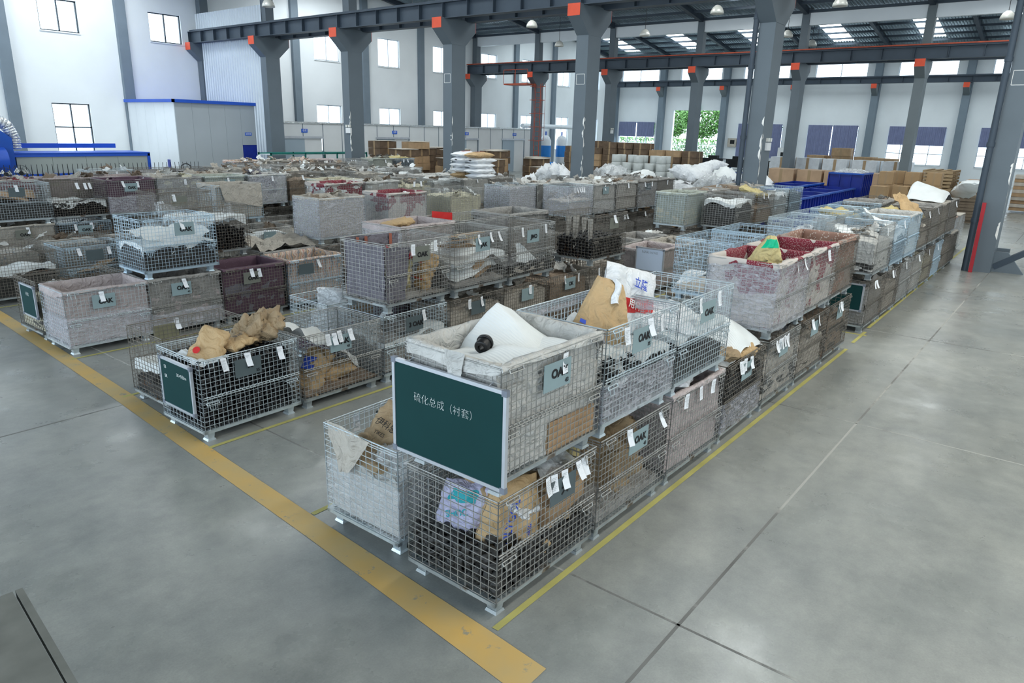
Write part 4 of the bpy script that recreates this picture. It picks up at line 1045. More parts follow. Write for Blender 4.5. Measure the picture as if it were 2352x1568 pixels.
flapsheet('plastic_sheet', 'crumpled white plastic sheet at the top of the front lower cage', 'plastic sheet', 'bag_clear', [(3.8, 2.6, .7), (4.15, 2.6, .74), (4.12, 3.2, .82), (3.7, 3.1, .82)], amp=.05, seed=3)
flapsheet('plastic_sheet', 'white foam sheet bunched behind the sacks in the front lower cage', 'foam sheet', 'foam_white', [(3.9, 2.75, .64), (4.17, 2.75, .7), (4.15, 3.25, .83), (3.85, 3.2, .80)], amp=.06, seed=5)
# second cage from the corner
sack('big crumpled tan sack filling the second lower front cage', 'paper_brown', (4.95, 2.84, .42), (0, -48, 15), (.78, .56, .34), 2, cr=1.5)
sack('open tan sack leaning on the big one in the second lower front cage', 'paper_yellow', (4.68, 3.0, .66), (0, -60, -30), (.5, .4, .2), 4, cr=1.4)
quad_sack('upright tan paper sack with rolled white mouth in the second upper front cage', 'paper_tan', [(4.38, 2.98, 1.50), (4.90, 2.66, 1.46), (5.06, 2.84, 1.90), (4.90, 2.99, 1.98)], .15, 3, 1.0, [('▌▌', .06, 'ink_blue', .14, .28, 70)], [], 'sack_white')
quad_sack('white sack with red band and blue characters in the second upper front cage', 'sack_white', [(5.02, 3.0, 1.44), (5.60, 2.86, 1.36), (5.94, 3.0, 1.84), (5.15, 3.06, 2.06)], .13, 1, .8, [('立隆', .10, 'ink_blue', .52, .74, -10), ('用料', .085, 'ink_white', .45, .44, -12)], [(.04, .97, .33, .54, 'red_plastic')])
flapsheet('foam_sheet', 'white foam flap beside the tan sack in the second upper front cage', 'foam sheet', 'foam_white', [(4.33, 2.6, 1.45), (4.8, 2.6, 1.42), (4.9, 3.2, 1.62), (4.35, 3.25, 1.5)], amp=.04, seed=6)
mb = MB()
def rimf(u, v):
    d = u*(CL+CW+CL); 
    if d < CW: x, y = 4.27, 2.5+CW-d*1.0
    elif d < CW+CL: x, y = 4.27+(d-CW), 2.5+CW
    else: x, y = 4.27+CL, 2.5+CW-(d-CW-CL)*.74
    a = v*2*math.pi; r = .022+.02*nz(u*20, v*3, 0, 2); return x+r*math.cos(a), y+r*math.cos(a)*.6, 1.73-.06*(1-math.cos(a))*(.6+.5*nz(u*9, 0, 0, 1))+r*math.sin(a)
mb.grid(rimf, 90, 8); o = link('film_rim', mb.mesh('film_rim'), 'film_thick'); tag(o, 'bunched clear film over the rim of the second upper front cage', 'plastic film')
sack('crumpled foam bundle in the third upper front cage', 'sack_white', (6.0, 2.9, 1.42), (10, 5, 20), (.9, .62, .3), 5, cr=.7)
# big foam sheet and sacks on the fourth lower cage
cover('foam_sheet', 'large white foam sheet bulging over the fourth lower front cage', 'foam sheet', 'foam_white', 6.75, 7.95, 2.56, 3.35, lambda x, y: .80+.40*math.exp(-((x-7.38)/.5)**2-((y-2.92)/.36)**2)+.02*math.sin(x*14)+.02*nz(x*5, y*5, 0, 2), fall=.05)
sack('crumpled brown sack on the fourth lower front cage', 'paper_brown', (7.0, 2.68, .90), (0, 8, 30), (.48, .34, .17), 2, cr=1.6, prints=[('中国', .07, 'ink_black', (0, 0, .09), (0, 0, 0))])
sack('small tan sack beside the brown one on the fourth lower front cage', 'paper_tan', (6.87, 2.74, .86), (10, 0, -20), (.32, .26, .13), 4, cr=1.6)
sack('brown sack under the foam on the fourth lower front cage', 'paper_tan', (7.4, 2.66, .84), (0, 0, -10), (.56, .3, .15), 1, cr=1.5)
sack('pinkish cloth bundle bulging from the third lower front cage', 'sack_white', (6.05, 2.86, .84), (0, 4, 30), (.7, .5, .24), 3, cr=1.0)
flapsheet('grey_film', 'dark plastic film hanging over the sixth lower front cage', 'plastic film', 'black_metal', [(8.5, 2.55, .86), (9.1, 2.55, .86), (9.1, 2.95, 1.0), (8.5, 2.95, .98)], amp=.05, seed=2)
quad_sack('cream sack with green print in the red-lined upper front cage', 'paper_yellow', [(8.12, 3.06, 1.58), (8.42, 2.60, 1.60), (8.34, 2.72, 2.0), (8.28, 2.80, 2.0)], .16, 3, 1.3, [('━━━', .04, 'ink_black', .4, .3, 8)], [(.1, .9, .68, .92, 'exit_green')])
# second row, first cage
sack('crumpled tan sack with black characters in the film-wrapped corner cage', 'paper_brown', (3.42, 3.93, .74), (12, -38, -8), (.56, .46, .2), 2, cr=1.2, prints=[('伊科思', .075, 'ink_black', (.07, 0, .112), (0, 0, -90)), ('YIKES', .045, 'ink_black', (-.01, 0, .112), (0, 0, -90))])
flapsheet('cloth_flap', 'dirty off-white cloth flap over the rim of the film-wrapped corner cage', 'cloth', 'cloth_beige', [(3.13, 4.30, .90), (3.13, 3.78, .86), (3.105, 4.0, .55), (3.105, 4.12, .52)], amp=.012, seed=2)
o = link('plastic_bag', cache(m_sack, 4, .5, .4, .22, 24, 16, 1.8), 'bag_clear', None, (3.4, 3.72, .66), (.1, .3, .6)); tag(o, 'crumpled clear bag in the film-wrapped corner cage', 'plastic bag')
# third row
sack('upright tan paper sack with printed mouth on the black-filled cage', 'paper_tan', (3.52, 6.72, .90), (12, -48, 18), (.42, .36, .14), 1, cr=1.3, prints=[('●', .1, 'red_plastic', (-.1, .05, .08), (0, 0, 0))])
sack('small tan sack with black print on the black-filled cage', 'paper_tan', (3.82, 6.66, .88), (0, -8, 5), (.34, .28, .14), 4, cr=1.5, prints=[('橡胶', .06, 'ink_black', (0, 0, .08), (0, 0, 0))])
sack('big dirty brown sack with dark mouth on the black-filled cage', 'paper_brown', (4.12, 6.78, .96), (8, -22, -25), (.58, .44, .28), 2, cr=1.7)
cover('foam_roll', 'grey ribbed foam curl behind the sacks on the black-filled cage', 'foam sheet', 'foam_white', 3.55, 4.1, 6.82, 7.2, lambda x, y: .74+.18*math.sin((x-3.55)/.55*math.pi)*((y-6.82)/.38), fall=.02)
flapsheet('foam_sheet', 'ribbed foam piece at the left rim of the black-filled cage', 'foam sheet', 'foam_white', [(3.3, 6.5, .78), (3.6, 6.48, .80), (3.55, 6.9, .84), (3.28, 7.0, .82)], amp=.03, seed=1)
sack('tan sack with blue panel inside the second lower third-row cage', 'paper_tan', (4.72, 6.66, .34), (0, -50, 20), (.6, .38, .22), 5, cr=1.5, prints=[('■', .22, 'ink_blue', (.05, 0, .12), (0, 0, 0))])
sack('flattened tan sack at the bottom of the second third-row cage', 'paper_tan', (4.95, 6.7, .26), (0, -8, -20), (.66, .42, .18), 3, cr=1.5)
flapsheet('foam_sheet', 'thin white foam sheet draped in the second third-row cage', 'foam sheet', 'foam_white', [(4.46, 7.15, .92), (4.5, 6.5, .84), (5.3, 6.5, .34), (5.4, 7.1, .5)], amp=.05, seed=4)
flapsheet('purple_liner', 'purple-grey cloth with red bands hung in the upper third-row cage', 'cloth', 'cloth_purple', [(5.70, 6.5, 1.05), (5.70, 7.22, 1.0), (5.70, 7.22, 1.72), (5.70, 6.5, 1.70)], amp=.01, seed=4)
flapsheet('purple_liner', 'purple-grey cloth with red bands along the back of the upper cage', 'cloth', 'cloth_purple', [(5.70, 7.22, 1.0), (6.55, 7.22, 1.0), (6.62, 7.23, 1.72), (5.70, 7.22, 1.74)], amp=.015, seed=5)
for k, xx in enumerate((5.86, 6.0, 6.42)):
    flapsheet('red_band', '%s dark red band on the purple-grey cloth of the upper cage' % ORD[k+1], 'cloth band', 'brick_red', [(xx, 7.2, 1.5), (xx+.045, 7.2, 1.5), (xx+.05, 7.205, 1.72), (xx, 7.205, 1.73)], n=3, amp=.002)
flapsheet('purple_liner', 'purple-grey cloth falling across the left of the upper cage', 'cloth', 'cloth_purple', [(5.69, 6.47, 1.06), (6.05, 6.47, 1.06), (6.0, 6.9, 1.3), (5.70, 6.9, 1.6)], amp=.03, seed=6)
flapsheet('purple_liner', 'purple-grey cloth lying against the front mesh of the upper cage', 'cloth', 'cloth_purple', [(5.69, 6.45, 1.02), (5.98, 6.45, 1.02), (6.1, 6.46, 1.66), (5.69, 6.46, 1.70)], amp=.01, seed=7)
sack('yellow sack with red print standing in the upper third-row cage', 'sack_yellowred', (6.08, 6.68, 1.33), (0, -76, 12), (.58, .38, .24), 2, cr=1.2)
sack('second yellow red-printed sack behind the first in the upper third-row cage', 'sack_yellowred', (6.35, 6.95, 1.30), (0, -70, 50), (.52, .36, .22), 4, cr=1.2)
sack('tan sack tied at the neck with red stripe in the upper third-row cage', 'paper_tan', (6.56, 6.66, 1.26), (0, -74, -12), (.52, .34, .22), 5, cr=1.2, prints=[('━━━', .1, 'red_plastic', (-.09, 0, .12), (0, 0, 90)), ('O', .1, 'red_plastic', (.14, 0, .1), (0, 0, 0))])
flapsheet('foam_sheet', 'pale foam sheet arched in the second upper third-row cage', 'foam sheet', 'foam_white', [(6.95, 6.5, 1.05), (7.0, 7.15, 1.5), (7.8, 7.1, 1.6), (7.85, 6.5, 1.25)], amp=.06, seed=6)
o = link('cardboard_box', MB().box(-.2, .2, -.12, .12, -.11, .11).mesh('cardboard_box'), 'cardboard', None, (7.6, 6.7, 1.22), (0, -.3, .1)); tag(o, 'tilted cardboard box in the second upper third-row cage', 'box')
flapsheet('foam_sheet', 'white triangular foam piece in the third upper third-row cage', 'foam sheet', 'foam_white', [(8.3, 6.5, 1.1), (8.95, 6.5, 1.08), (8.5, 6.6, 1.45), (8.4, 6.6, 1.45)], amp=.01, seed=2)
# torn cloth rags tied in the black-filled upper cage
random.seed(4)
for k, (yy, zz, l) in enumerate([(7.0, 1.7, .3), (6.85, 1.72, .5), (6.68, 1.7, .2), (6.55, 1.68, .42)]):
    flapsheet('torn_rag', '%s torn beige rag hanging in the upper cage of black parts' % ORD[k+1], 'cloth', 'cloth_beige', [(10.3, yy, zz), (10.34, yy-.1, zz), (10.34, yy-.07, zz-l), (10.3, yy-.03, zz-l-.08)], n=7, amp=.02, seed=k)
# fourth row
o = link('plastic_bag', cache(m_sack, 3, .7, .6, .34, 24, 16, 1.6), 'bag_clear', None, (5.85, 7.75, .66), (0, -.9, .4)); tag(o, 'large crumpled clear bag in the open fourth-row cage', 'plastic bag')
flapsheet('cardboard_sheet', 'upright brown cardboard sheet in the open fourth-row cage', 'cardboard', 'cardboard', [(6.0, 7.6, .55), (6.35, 7.5, .55), (6.35, 7.5, 1.0), (6.0, 7.62, 1.02)], amp=.002)
flapsheet('red_board', 'red and brown striped sheet in the open upper fourth-row cage', 'cardboard', 'red_plastic', [(8.15, 8.12, 1.5), (8.62, 8.12, 1.5), (8.62, 8.12, 1.76), (8.15, 8.12, 1.82)], amp=.003)
sack('pinkish paper sack on the wrapped upper fourth-row cage', 'paper_tan', (7.25, 7.95, 1.72), (0, 0, 10), (.6, .28, .13), 2, cr=1.4)
# fifth row blue cage: crossed foam folds
flapsheet('foam_sheet', 'white foam sheet folded over the black load in the blue upper cage, left fold', 'foam sheet', 'foam_white', [(4.63, 10.4, 1.48), (5.25, 10.36, 1.20), (5.6, 11.0, 1.55), (4.66, 11.08, 1.52)], amp=.03, seed=2)
flapsheet('foam_sheet', 'white foam sheet folded over the black load in the blue upper cage, right fold', 'foam sheet', 'foam_white', [(5.66, 10.4, 1.50), (5.0, 10.36, 1.22), (4.9, 10.9, 1.5), (5.66, 11.08, 1.60)], amp=.03, seed=9)
# eighth row: beige sheet draped over the upper cage front
flapsheet('cloth_drape', 'beige cloth sheet draped over the front of an upper cage', 'cloth', 'cloth_beige', [(8.55, 14.97, 1.38), (9.48, 14.97, 1.22), (9.48, 14.98, 1.76), (8.45, 14.98, 1.76)], amp=.01, seed=3)
flapsheet('plastic_sheet', 'clear plastic draped at the left of the beige-draped cage', 'plastic sheet', 'bag_clear', [(8.36, 14.96, 1.1), (8.7, 14.96, 1.1), (8.66, 15.0, 1.5), (8.38, 15.4, 1.62)], amp=.03, seed=3)
flapsheet('cloth_drape', 'grey-beige cloth heaped over the sixth-row cages left of the big wrapped one', 'cloth', 'cloth_beige', [(7.1, 11.4, .92), (8.3, 11.4, .9), (8.3, 12.1, 1.0), (7.1, 12.1, 1.02)], amp=.07, seed=3)
# stack of printed sacks
random.seed(6)
for lv in range(5):
    for k in range(2):
        key = 'paper_tan' if (lv, k) in ((0, 1), (4, 0)) else 'sack_redband'
        o = sack('%s %s sack in the tall sack stack, %s side' % (('bottom', 'second', 'middle', 'fourth', 'top')[lv], SACKN[key], ('near', 'far')[k]), key, (14.9+.0*k+random.uniform(-.04, .04), 13.0+.52*k, H2+CT+.13+lv*.135), (0, 0, 90+random.uniform(-6, 6)) if False else (0, 0, random.uniform(-5, 5)), (.85, .5, .17), lv, cr=.7)
        lettering('复合肥', .12, 'red_plastic', o, (0, 0, .09), (0, 0, 0), .002)
# wrapped pallets at the end of the front row
for i, (px, py, wd) in enumerate([(22.6, 2.75, 1.0), (23.95, 2.75, 1.1)]):
    t = thing('wrapped_pallet', ('first', 'second')[i]+' waist-high film-wrapped pallet load at the far end of the front row', 'pallet load', (px, py, 0))
    link('load', MB().box(.05, wd, .05, .95, .16, 1.05).mesh('load'), 'cloth_grey', t); link('base_frame', MB().box(0, wd, 0, 1, .1, .16).box(.05, .15, .05, .15, 0, .1).box(.05, .15, .85, .95, 0, .1).box(wd-.15, wd-.05, .05, .15, 0, .1).mesh('base_frame'), 'steel_base', t)
    f_ = link('stretch_film', cache(m_film, i, .1, .84), 'film_clear', t); f_.scale = (wd/CL, 1.2, 1.25)
    link('top_board', MB().box(0, wd, 0, 1.0, 1.06, 1.08).mesh('top_board'), 'pink_board' if i == 0 else 'cardboard_pale', t)
# ------------------------------------------------------------------ toy car on a trolley, in the aisle
t = thing('platform_trolley', 'blue-legged trolley with brown top in the aisle behind the front cages', 'trolley', (11.2, 4.9, 0))
link('table_top', MB().box(0, 1.05, 0, .55, .40, .44).mesh('table_top'), 'wood_dark', t); link('frame', MB().box(.02, 1.03, .02, .06, .34, .40).box(.02, 1.03, .49, .53, .34, .40).mesh('frame'), 'steel_blue', t)
for a in (.05, .95):
    for b in (.04, .47): link('leg', MB().box(a, a+.05, b, b+.05, .0, .34).mesh('leg'), 'steel_blue', t)
t = thing('toy_car', 'white ride-on toy car standing on the trolley', 'toy car', (11.3, 4.98, .44))
mb = MB(); mb.prism([(0, .05), (.02, .16), (.22, .2), (.34, .32), (.62, .33), (.74, .2), (.85, .17), (.86, .05)], 0, .36); link('body', mb.mesh('body'), 'plastic_white', t)
link('window', MB().prism([(.27, .21), (.36, .3), (.6, .31), (.68, .21)], -.004, .0).mesh('window'), 'black_metal', t)
for a in (.17, .69):
    for b in (-.02, .32): link('wheel', MB().lathe([(0, -.03), (.07, -.03), (.075, 0), (.07, .03), (0, .03)], 14, M=Matrix.Translation((a, b+.03, .07)) @ Matrix.Rotation(R(90), 4, 'X')).mesh('wheel'), 'black_metal', t)
# ------------------------------------------------------------------ background goods
def carton(x, y, z, dx, dy, dz, m, label, group=None, rz=0.0, name='cardboard_box', cat='box', tape=True):
    k = ('box', round(dx, 2), round(dy, 2), round(dz, 2))
    if k not in CACHE: CACHE[k] = MB().box(0, dx, 0, dy, 0, dz).mesh(name)
    o = link(name, CACHE[k], m, None, (x, y, z), (0, 0, rz)); tag(o, label, cat, group)
    if tape: link('tape_strip', MB().box(dx*.45, dx*.55, -.003, 0, 0, dz).box(-.003, 0, dy*.44, dy*.56, 0, dz).box(0, dx, dy*.46, dy*.54, dz, dz+.003).mesh('tape_strip'), 'tape', o)
    return o
random.seed(21)
fs = [(24.0, 25.9, 6), (25.3, 26.4, 7), (26.6, 27.2, 6), (24.9, 23.6, 5), (26.2, 24.6, 6), (27.5, 25.6, 6), (26.2, 22.2, 5), (27.6, 23.2, 6), (29.0, 24.2, 6), (29.6, 22.0, 5), (31.0, 23.0, 5), (28.4, 20.6, 4), (24.2, 27.6, 7), (28.4, 27.9, 6)]
for i, (x, y, n) in enumerate(fs):
    for k in range(n):
        carton(x+random.uniform(-.05, .05), y+random.uniform(-.05, .05), k*.34, 1.05, .9, .325, 'cardboard_dark' if random.random() < .75 else 'cardboard', 'flat carton bundle in the %s stack near the long partition' % ORD[i+1], 'flat carton bundles near the partition', random.uniform(-.06, .06), 'carton_bundle')
    carton(x-.03, y-.03, n*.34, 1.1, .95, .02, 'cardboard_pale', 'pale sheet on top of the %s flat-carton stack' % ORD[i+1], None, 0, 'cover_sheet', 'cardboard', False)
wall = [(40.5+.1*i, 27.0-1.0*i, 7-(i % 3 == 0)) for i in range(3)]+[(38.0+.2*i, 23.6-.95*i, 7-(i > 3)-(i == 0)) for i in range(7)]
for i, (x, y, n) in enumerate(wall):
    for k in range(n): carton(x+random.uniform(-.05, .05), y, k*.36, .9, .88, .35, 'cardboard_dark' if random.random() < .8 else 'cardboard', 'dark carton in the %s column of the carton wall, left of the drums' % ORD[i+1], 'cartons of the dark carton wall', 0, 'dark_carton')
for i in range(7):   # white drums
    for j in range(2):
        for k in range(5-(j == 0)*(i % 2)-(i > 4)):
            o = link('paper_drum', cache(lambda: MB().lathe([(0, 0), (.24, 0), (.25, .02), (.25, .36), (.24, .38), (0, .38)], 16).mesh('paper_drum')) if False else CACHE.setdefault('drum', MB().lathe([(0, 0), (.24, 0), (.25, .02), (.25, .36), (.24, .38), (0, .38)], 16).mesh('paper_drum')), 'drum_white', None, (34.6+.55*j+.1*i, 20.4-.62*i, k*.39)); tag(o, 'white round drum in the %s pile of the drum rows before the carton wall' % ORD[i+1], 'drum', 'white drums before the carton wall')
for i in range(13):   # white stuffed bags and rolls
    x, y, z, l, w_, hh, rz = [(27, 13.4, .5, 1.4, .9, .7, 20), (28.4, 12.6, 1.2, 2.0, 1.0, .7, -30), (27.2, 12.2, 1.55, 1.5, .8, .6, 10), (26.0, 14.2, .7, 1.5, 1.1, .8, 60), (29.5, 15.0, .5, 1.6, 1.2, .8, 0), (28.6, 16.6, .45, 1.6, 1.1, .8, 40), (27.4, 18.0, .6, 1.4, 1.0, .8, 80), (30.2, 13.2, 1.7, 1.9, .8, .6, -20), (25.2, 12.6, .9, 1.3, 1.1, 1.1, 15), (26.6, 10.9, 1.5, 1.7, .9, .8, 25), (24.9, 11.6, 1.7, 1.5, .8, .6, 70), (29.2, 17.4, 1.2, 1.5, 1.0, .7, 30), (27.5, 14.9, 1.25, 1.5, 1.0, .7, 10)][i]
    o = link('stuffed_bag', cache(m_sack, i % 6, l, w_, hh, 24, 16, .8), 'sack_white' if i % 3 else 'foam_white', None, (x, y, z), (0, R(-10*(i % 3)), R(rz))); tag(o, '%s large white stuffed bag in the heap left of the pale column' % ORD[i+1], 'bag', 'white stuffed bags in the heap')
for i in range(6):
    mb = MB(); mb.lathe([(0, 0), (.16, 0), (.2, .3), (.24, 1.5), (.22, 1.55), (0, 1.55)], 14)
    o = link('foam_roll', mb.mesh('foam_roll'), 'foam_white', None, (26.2+.45*(i % 3), 11.9-.35*(i//3)+.1*i, .1), (R(10), R(14+3*i), 0)); tag(o, '%s upright ribbed white roll in the roll bundle beside the pale column' % ORD[i+1], 'foam roll', 'ribbed white rolls')
for i, (x, y) in enumerate([(24.5, 15.5), (25.5, 16.8), (24.2, 17.2), (25.8, 14.6), (23.3, 11.2), (24.1, 10.2), (22.8, 18.8), (23.4, 20.2), (26.8, 9.9), (25.4, 9.6), (24.6, 13.2), (26.8, 16.0), (25.6, 19.0)]):
    o = link('plastic_heap', cache(m_sack, i % 6, 1.4, 1.1, .8, 24, 16, 1.3), 'bag_clear' if i % 2 else 'sack_white', None, (x, y, .9+.25*(i % 3)), (0, 0, i)); tag(o, '%s white plastic bundle lying behind the upper cages' % ORD[i+1], 'plastic bundle', 'white plastic bundles')
    carton(x-.5, y-.45, 0, 1.0, .9, .55+.25*(i % 3), 'cardboard', 'large carton under the %s white plastic bundle' % ORD[i+1])
# blue bins
def bin_(x, y, z, dx, dy, dz, label, rz=0):
    t = thing('blue_bin', label, 'bin', (x, y, z), rz, 'blue plastic bins')
    link('body', MB().box(0, dx, 0, .03, 0, dz).box(0, dx, dy-.03, dy, 0, dz).box(0, .03, 0, dy, 0, dz).box(dx-.03, dx, 0, dy, 0, dz).box(0, dx, 0, dy, 0, .05).mesh('body'), 'bin_blue', t)
    n = max(3, int(dx/.3)); mb = MB()
    for k in range(n+1): mb.box(k*dx/n-.02, k*dx/n+.02, -.05, 0, 0, dz)
    for k in range(4): mb.box(-.05, 0, k*dy/3-.02, k*dy/3+.02, 0, dz)
    link('rib', mb.mesh('rib'), 'bin_blue', t); link('rim', MB().box(-.06, dx+.03, -.06, .0, dz-.06, dz).box(-.06, 0, 0, dy, dz-.06, dz).mesh('rim'), 'machine_blue', t)
for i in range(4):
    bin_(23.6+2.0*i, 7.3+.05*i, 0, 1.9, 1.2, 1.2, '%s long ribbed blue bin right of the pale column' % ORD[i+1]); bin_(24.0+2.0*i, 8.8, 0, 1.9, 1.2, 1.3, '%s blue bin of the back line right of the pale column' % ORD[i+1])
bin_(31.9, 7.3, 0, 1.5, 1.3, 1.75, 'tall square blue bin at the end of the blue bins')
o = link('plastic_heap', cache(m_sack, 2, 1.3, 1.1, .3, 20, 14, 1.5), 'bag_clear', None, (32.6, 7.9, 1.75)); tag(o, 'clear plastic lying on the tall square blue bin', 'plastic bundle')
# cartons, tan boxes, pallets on the right
random.seed(31)
def pile(name, label, group, m, spots, dx, dy, dz):
    for i, (x, y, n) in enumerate(spots):
        for k in range(n): carton(x+random.uniform(-.06, .06), y+random.uniform(-.06, .06), k*dz, dx, dy, dz-.01, m, label % ORD[i+1], group, random.uniform(-.1, .1), name)
pile('tan_carton', 'tan carton in the %s column of the carton pile beside the blue bins', 'tan cartons beside the blue bins', 'carton_tan', [(29.5, 5.9, 3), (30.3, 5.4, 3), (31.0, 5.95, 4), (31.6, 5.2, 4), (32.2, 5.8, 4), (30.6, 4.75, 3), (32.0, 4.5, 4), (32.8, 4.9, 3), (31.4, 4.0, 2)], .6, .5, .48)
pile('large_tan_box', 'large tan box in the %s column behind the blue bins', 'large tan boxes behind the bins', 'ply', [(40, 12.6, 2), (40, 11.2, 2), (40.2, 9.8, 2), (40, 8.4, 2)], 1.5, 1.3, .72)
pile('wrapped_box', 'film-wrapped pale box in the %s column on the tan boxes' , 'wrapped pale boxes', 'wrap_white', [(44, 14.0, 3), (44, 12.5, 3), (44, 11.0, 3), (44, 9.4, 3), (44, 7.9, 3)], 1.3, 1.3, .65)
pile('brown_box', 'brown box in the %s column before the pale curtained wall', 'brown boxes before the curtained wall', 'cardboard', [(50, 14.0, 4), (50, 12.4, 5), (50, 11.0, 4), (48, 9.4, 4), (52, 16, 3)], 1.2, 1.1, .5)
for si, (px, py, n) in enumerate([(36.0, 4.7, 13), (37.3, 4.75, 13), (36.2, 3.3, 10)]):   # timber pallets, boards one by one
    for k in range(n if si < 2 else n):
        t = thing('timber_pallet', 'timber pallet in the %s tall pallet stack left of the near column' % ORD[si+1], 'pallet', (px+random.uniform(-.04, .04), py+random.uniform(-.04, .04), k*.145), 0, 'stacked timber pallets')
        if 'plk' not in CACHE: CACHE['plk'] = MB().box(0, 1.15, 0, .13, 0, .022).mesh('plank'); CACHE['blk'] = MB().box(0, .1, 0, 1.15, 0, .09).mesh('bearer')
        for j in range(4): link('plank', CACHE['plk'], 'wood', t, (0, j*.34, .115))
        for j in range(3): link('bearer', CACHE['blk'], 'wood', t, (j*.525, 0, .02))
for k in range(12): carton(38.6, 2.9, k*.12, 1.3, 1.6, .115, 'ply', 'plywood board in the board stack right of the pallets', 'stacked plywood boards', 0, 'plywood_board', 'board', False)
for k in range(9): carton(33.5+random.uniform(-.03, .03), 3.2, k*.12, 1.0, 1.1, .11, 'wood_dark', 'flat brown carton in the low dark stack below the pallets', 'flat dark cartons below the pallets', random.uniform(-.05, .05), 'flat_carton', 'box', False)
for k in range(10): carton(40.5+random.uniform(-.05, .05), 1.6, .1+k*.16, 1.3, 1.2, .15, 'cardboard_pale' if k % 2 else 'cardboard', 'sheet bundle in the stack seen past the near column', 'sheet bundles past the near column', random.uniform(-.05, .05), 'sheet_bundle', 'cardboard', False)
o = link('white_bundle', cache(m_sack, 3, 2.0, .8, .5, 24, 16, .8), 'foam_white', None, (31.8, 3.6, 1.4), (0, .25, .3)); tag(o, 'white padded roll lying over the cartons by the pallets', 'bundle')
# low objects at the far right and big foam on the last upper cages
cover('foam_sheet', 'white foam sheet standing up on the last upper front cages', 'foam sheet', 'foam_white', 19.3, 20.9, 2.6, 3.4, lambda x, y: 1.74+.42*math.exp(-((x-20)/.55)**2)*(.5+.6*(y-2.6))+.03*nz(x*4, y*4, 0, 1), fall=.06)
flapsheet('paper_sheet', 'tan paper sheet rising from an upper cage of the front row', 'paper', 'paper_tan', [(16.3, 2.7, 1.62), (17.2, 2.6, 1.62), (17.0, 3.1, 2.02), (16.6, 3.2, 2.0)], amp=.05, seed=3)
flapsheet('foam_sheet', 'white foam corner rising from the pale blue upper cage', 'foam sheet', 'foam_white', [(13.9, 2.6, 1.56), (14.8, 2.55, 1.58), (14.6, 3.1, 1.7), (14.2, 3.2, 1.92)], amp=.03, seed=3)
# green racks, fans, pallet truck
t = thing('storage_rack', 'dark green steel rack with white sheets in front of the partition', 'rack', (19.6, 30.0, 0))
for a in (0, 1.9, 3.8, 5.7):
    for b in (0, 1.0): link('post', MB().box(a, a+.06, b, b+.06, 0, 1.75).mesh('post'), 'green_metal', t)
for zz in (.5, 1.1, 1.68): link('rail', MB().box(0, 5.76, 0, .05, zz, zz+.06).box(0, 5.76, 1.0, 1.05, zz, zz+.06).mesh('rail'), 'green_metal', t); link('sheet', MB().box(.05, 5.7, .03, 1.0, zz-.02, zz).mesh('sheet'), 'panel_white', t)
for i, (fx, fy) in enumerate([(6.75, 22.6), (7.2, 22.9)]):
    t = thing('pedestal_fan', ('left', 'right')[i]+' black pedestal fan beside the blue machine', 'fan', (fx, fy, 0), -.6)
    link('pole', MB().tube((0, 0, .03), (0, 0, 1.5), .02, 8).lathe([(0, 0), (.22, 0), (.22, .03), (0, .03)], 16).mesh('pole'), 'black_metal', t)
    mb = MB(); C0 = Vector((0, -.08, 1.6)); r_ = .22 if i else .18
    for rr in (r_, r_*.6):
        pts = [(rr*math.cos(a*math.pi/10), -.08, 1.6+rr*math.sin(a*math.pi/10)) for a in range(21)]; mb.path(pts, .006, 4)
    for a in range(16): mb.tube(C0, (r_*math.cos(a*math.pi/8), -.08, 1.6+r_*math.sin(a*math.pi/8)), .003, 4)
    link('guard', mb.mesh('guard'), 'black_metal', t); mb = MB()
    for a in range(3): an = a*2.094; mb.add([(0, -.05, 1.6), (r_*.8*math.cos(an), -.04, 1.6+r_*.8*math.sin(an)), (r_*.8*math.cos(an+.9), -.06, 1.6+r_*.8*math.sin(an+.9))], [(0, 1, 2)])
    link('blade', mb.mesh('blade'), 'lamp_shade', t); link('motor', MB().tube((0, .1, 1.6), (0, -.06, 1.6), .06, 10, caps=True).mesh('motor'), 'black_metal', t)
t = thing('pallet_truck', 'black pallet truck handle in front of the panel room', 'pallet truck', (12.5, 24.3, 0))
mb = MB(); mb.tube((0, 0, .2), (0, -.1, 1.42), .02, 8); mb.path([(-.17*math.sin(a*math.pi/8)*(1-.25*(a < 4 or a > 12)), -.1, 1.56-.13*math.cos(a*math.pi/8)) for a in range(17)], .016, 6); link('handle', mb.mesh('handle'), 'black_metal', t)
link('fork', MB().box(-.25, -.1, 0, 1.2, .05, .12).box(.1, .25, 0, 1.2, .05, .12).box(-.25, .25, -.15, .05, .05, .45).mesh('fork'), 'red_paint', t)
# blue machine at the left wall
t = thing('curing_line', 'long blue and pale curing machine along the left wall', 'machine', (7.0, 29.6, 0))
for k in range(4): link('side_panel', MB().box(2.3+k*1.15, 2.3+(k+1)*1.15-.01, .3, 1.9, 0, 1.78).mesh('side_panel'), 'machine_body', t)
link('blue_frame', MB().box(2.2, 6.98, .24, .3, 1.70, 1.80).box(6.88, 6.98, .24, .3, 0, 1.8).box(2.2, 6.98, .24, .3, .95, 1.1).box(2.2, 6.98, .24, 1.95, 1.79, 1.84).box(2.2, 6.4, 1.9, 2.0, 1.95, 2.12).mesh('blue_frame'), 'trim_blue', t)
link('hood', MB().prism([(.2, 0), (2.2, 0), (2.2, 2.35), (1.9, 2.6), (.2, 2.6)], .1, 2.2).mesh('hood'), 'machine_blue', t); link('drum', MB().tube((.2, .1, 1.6), (1.9, .1, 1.6), .45, 18, caps=True).mesh('drum'), 'trim_blue', t)
